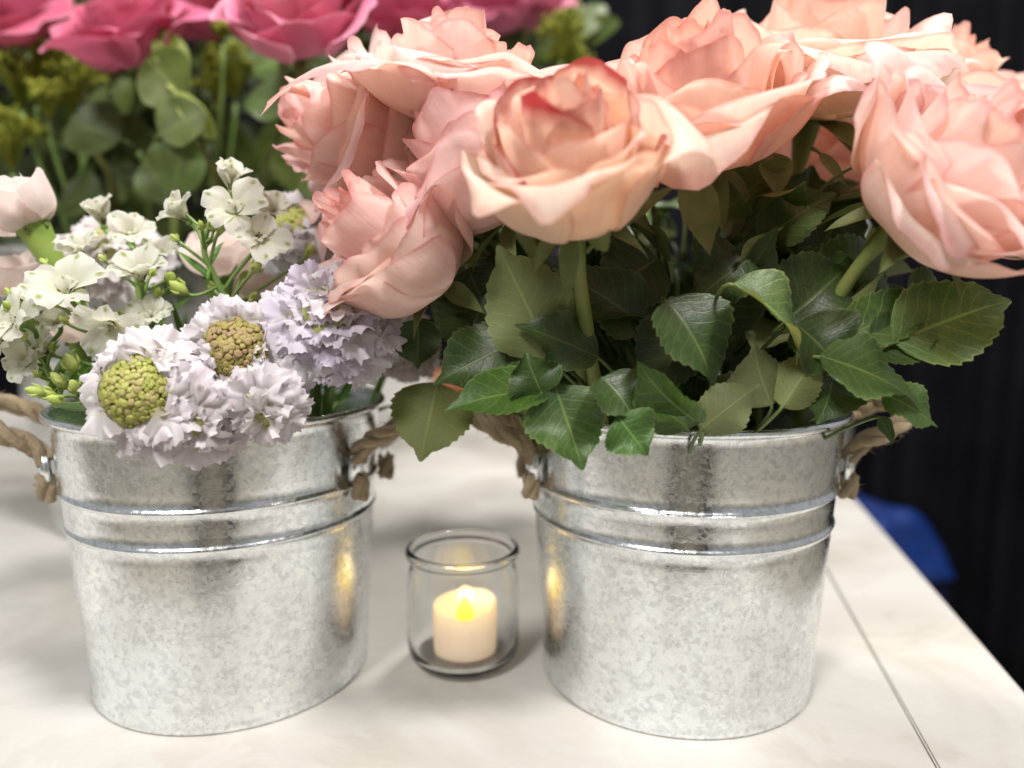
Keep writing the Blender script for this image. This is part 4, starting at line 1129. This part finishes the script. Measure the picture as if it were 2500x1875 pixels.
for i in range(420):
    x = rl.uniform(-.62, .06); z = rl.uniform(.22, .47); y = rl.uniform(.64, .86)
    if x > -.06 and (z < .28 or y < .74): continue
    c = Vector((x, y, z)); d = Vector((rl.uniform(-1, 1), rl.uniform(-.6, .3), rl.uniform(-.6, 1))).normalized(); L = rl.uniform(.035, .070)
    g = rl.uniform(.45, 1.5)
    add_leaf(fill, c, c + d * L, L * rl.uniform(.35, .7), (rl.uniform(-.5, .5), -1, rl.uniform(0, .8)), fold=.15, curl=.2, serr=0, seed=600 + i, mat='leaf_bg', shape=rl.choice(['round', 'lance']), color=(g, g, g * .9))

def umbel(c, foot, rad, seed, label):
    r = random.Random(seed); root = empty('umbel_flower', foot); tag(root, label, 'flower', 'yellow green filler with the magenta roses')
    c = Vector(c); V, F, U = tube(bez(c - Vector((0, 0, rad)), c - Vector((0, 0, .06)), Vector(foot) + Vector((0, 0, .1)), foot, 12), .0016, 6); wobj('stem', V, F, M['thin_stem'], root, U)
    mb = MB()
    for k in range(46):
        d = Vector((r.gauss(0, 1), r.gauss(0, 1), abs(r.gauss(0, .7)))).normalized() * rad * r.uniform(.4, 1); p = c + d
        mb.tube([c - Vector((0, 0, rad * .9)), c - Vector((0, 0, rad * .3)) + d * .4, p], [.0008, .0006, .0004], 4)
        for q in range(3):
            e = p + Vector((r.uniform(-1, 1), r.uniform(-1, 1), r.uniform(-.5, 1))) * rad * .16
            V, F, U = tube(np.array([e - Vector((0, 0, .002)), e, e + Vector((0, 0, .002))]), [.0006, .0026, .0006], 5); mb.add(V, F, U)
    V, F, U = mb.done(); o = wobj('blossom_cluster', V, F, M['umbel'], root, U); o['kind'] = 'stuff'
UM = [((-0.3709, 0.6, 0.367), .030, 'yellow green blossom cluster under the magenta pair'), ((-0.3517, 0.6, 0.3452), .018, 'upright yellow green umbel on a pale stem'), ((-0.3442, 0.62, 0.3654), .028, 'yellow green cluster beneath the streaked magenta rose'),
      ((-0.223, 0.64, 0.3776), .026, 'yellow green cluster under the darker magenta rose'), ((-0.3819, 0.6, 0.3199), .03, 'yellow green cluster low on the shaded leaves'), ((-0.2478, 0.67, 0.3706), .018, 'smaller yellow green cluster by the branch with variegated leaves'),
      ((0.0452, 0.72, 0.4286), .024, 'bright yellow green spray behind the tallest peach rose'), ((0.0531, 0.74, 0.4124), .022, 'lower yellow green spray between the peach roses'), ((-0.2165, 0.6, 0.3934), .008, 'small pale green bud cluster below the darker magenta rose')]
for i, (c, rd, lab) in enumerate(UM): umbel(c, (BB[0] + (c[0] - BB[0]) * .3, BB[1] + .01, .04), rd, 700 + i, lab)
# long grassy stems
for i, (a, b) in enumerate([((-0.3591, 0.6, 0.3402), (-0.3879, 0.63, 0.2603)), ((-0.3339, 0.62, 0.3095), (-0.3788, 0.64, 0.2611)), ((-0.3024, 0.6, 0.3502), (-0.3284, 0.62, 0.3341)), ((0.061, 0.74, 0.4731), (0.0482, 0.76, 0.3883)), ((-0.2701, 0.57, 0.3013), (-0.2693, 0.6, 0.2613)), ((-0.2242, 0.56, 0.2996), (-0.2227, 0.58, 0.2561))]):
    V, F, U = tube(bez(b, (np.array(a) + np.array(b)) / 2 + np.array([.01, 0, 0]), a, a, 8), .002, 6)
    wobj('stem', V, F, M['thin_stem'], fill, U)
for i, (h, dx) in enumerate([((-0.1515, 0.56, 0.3517), -.1), ((-0.1411, 0.555, 0.3519), .1)]):
    rt = empty('rose_bud', h); tag(rt, ('small crimson bud hanging below the pink spiral rose' if i else 'darker crimson bud hanging from the pink spiral rose next to its twin'), 'rose bud', 'crimson buds')
    V, F, U = tube(catmull([h, (h[0] + dx * .01, h[1], h[2] - .006), (h[0] + dx * .02, h[1], h[2] - .012), (h[0] + dx * .02, h[1], h[2] - .017)], 4), np.interp(np.linspace(0, 1, 13), [0, .3, .7, 1], [.001, .005, .0055, .001]), 10)
    wobj('bud', V, F, M['magenta'], rt, U, color=(.6, .4, .4, 0))
    V, F, U = tube(np.array([h, (h[0], h[1], h[2] + .012), (h[0] - dx * .02, h[1] + .01, h[2] + .03)]), .001, 6); wobj('stalk', V, F, M['thin_stem'], rt, U)

# ---------------------------------------------------------------- other things behind
V, F, U = lathe([(0, .004), (.10, .004), (.105, 0), (.115, .002), (.117, .025), (.119, .034), (.124, .036), (.124, .048), (.119, .050), (.113, .044), (.110, .02), (0, .02)], 64)
pot = obj('planter', mesh('planter', V, F, U), M['terracotta']); pot.location = (-.02, 1.34, 0); tag(pot, 'orange brown planter far back on the table between the buckets', 'planter')

import bmesh
def soft_box(name, loc, size, mat, parent, rz=0, taper=.9, bev=.03, sag=.0, seed=0):
    bm = bmesh.new(); bmesh.ops.create_cube(bm, size=1)
    bmesh.ops.subdivide_edges(bm, edges=bm.edges[:], cuts=5, use_grid_fill=True)
    r = random.Random(seed); ph = [r.uniform(0, 6) for _ in range(4)]
    for v in bm.verts:
        x, y, z = v.co; k = 1 + (taper - 1) * (z + .5)
        v.co = Vector((x * k * size[0], y * k * size[1], z * size[2] - sag * (1 - 4 * x * x) * (z > .4) + .01 * math.sin(x * 9 + ph[0]) * math.cos(y * 7 + z * 8 + ph[1])))
    me = bpy.data.meshes.new(name); bm.to_mesh(me); bm.free()
    me.polygons.foreach_set('use_smooth', [True] * len(me.polygons))
    o = obj(name, me, mat, parent); o.location = Vector(loc); o.rotation_euler = (0, 0, rz)
    s = o.modifiers.new('round', 'SUBSURF'); s.levels = 1; s.render_levels = 2
    return o
bag = empty('bag', (.565, 1.18, -.74)); tag(bag, 'bright blue bag with navy sides standing by the dark drape', 'bag')
soft_box('bag_body', (0, 0, .26), (.15, .22, .52), M['navy'], bag, .35, .95, seed=1)
soft_box('bag_flap', (-.01, -.01, .545), (.165, .235, .075), M['blue'], bag, .35, .70, sag=-.03, seed=2)

# added stand-in for the unseen person at the camera, mirrored as stripes
st = empty('reflection_stand', (.02, -.42, -.74)); tag(st, 'added beige panel between two dark uprights, seen only mirrored in the metal buckets', 'stand')
def upright(name, x0, x1, y0, y1, z0, z1, mat):
    bm = bmesh.new(); bmesh.ops.create_cube(bm, size=1)
    for v in bm.verts: v.co = Vector((x0 if v.co.x < 0 else x1, y0 if v.co.y < 0 else y1, z0 if v.co.z < 0 else z1))
    bmesh.ops.bevel(bm, geom=bm.edges[:], offset=.006, segments=2, affect='EDGES')
    me = bpy.data.meshes.new(name); bm.to_mesh(me); bm.free(); obj(name, me, mat, st)
upright('upright', -.22, -.13, -.02, .03, 0, 1.5, M['curtain'])
upright('upright', .10, .22, -.02, .03, 0, 1.5, M['curtain'])
upright('panel', -.128, .098, -.01, .01, .15, 1.45, M['floor'])
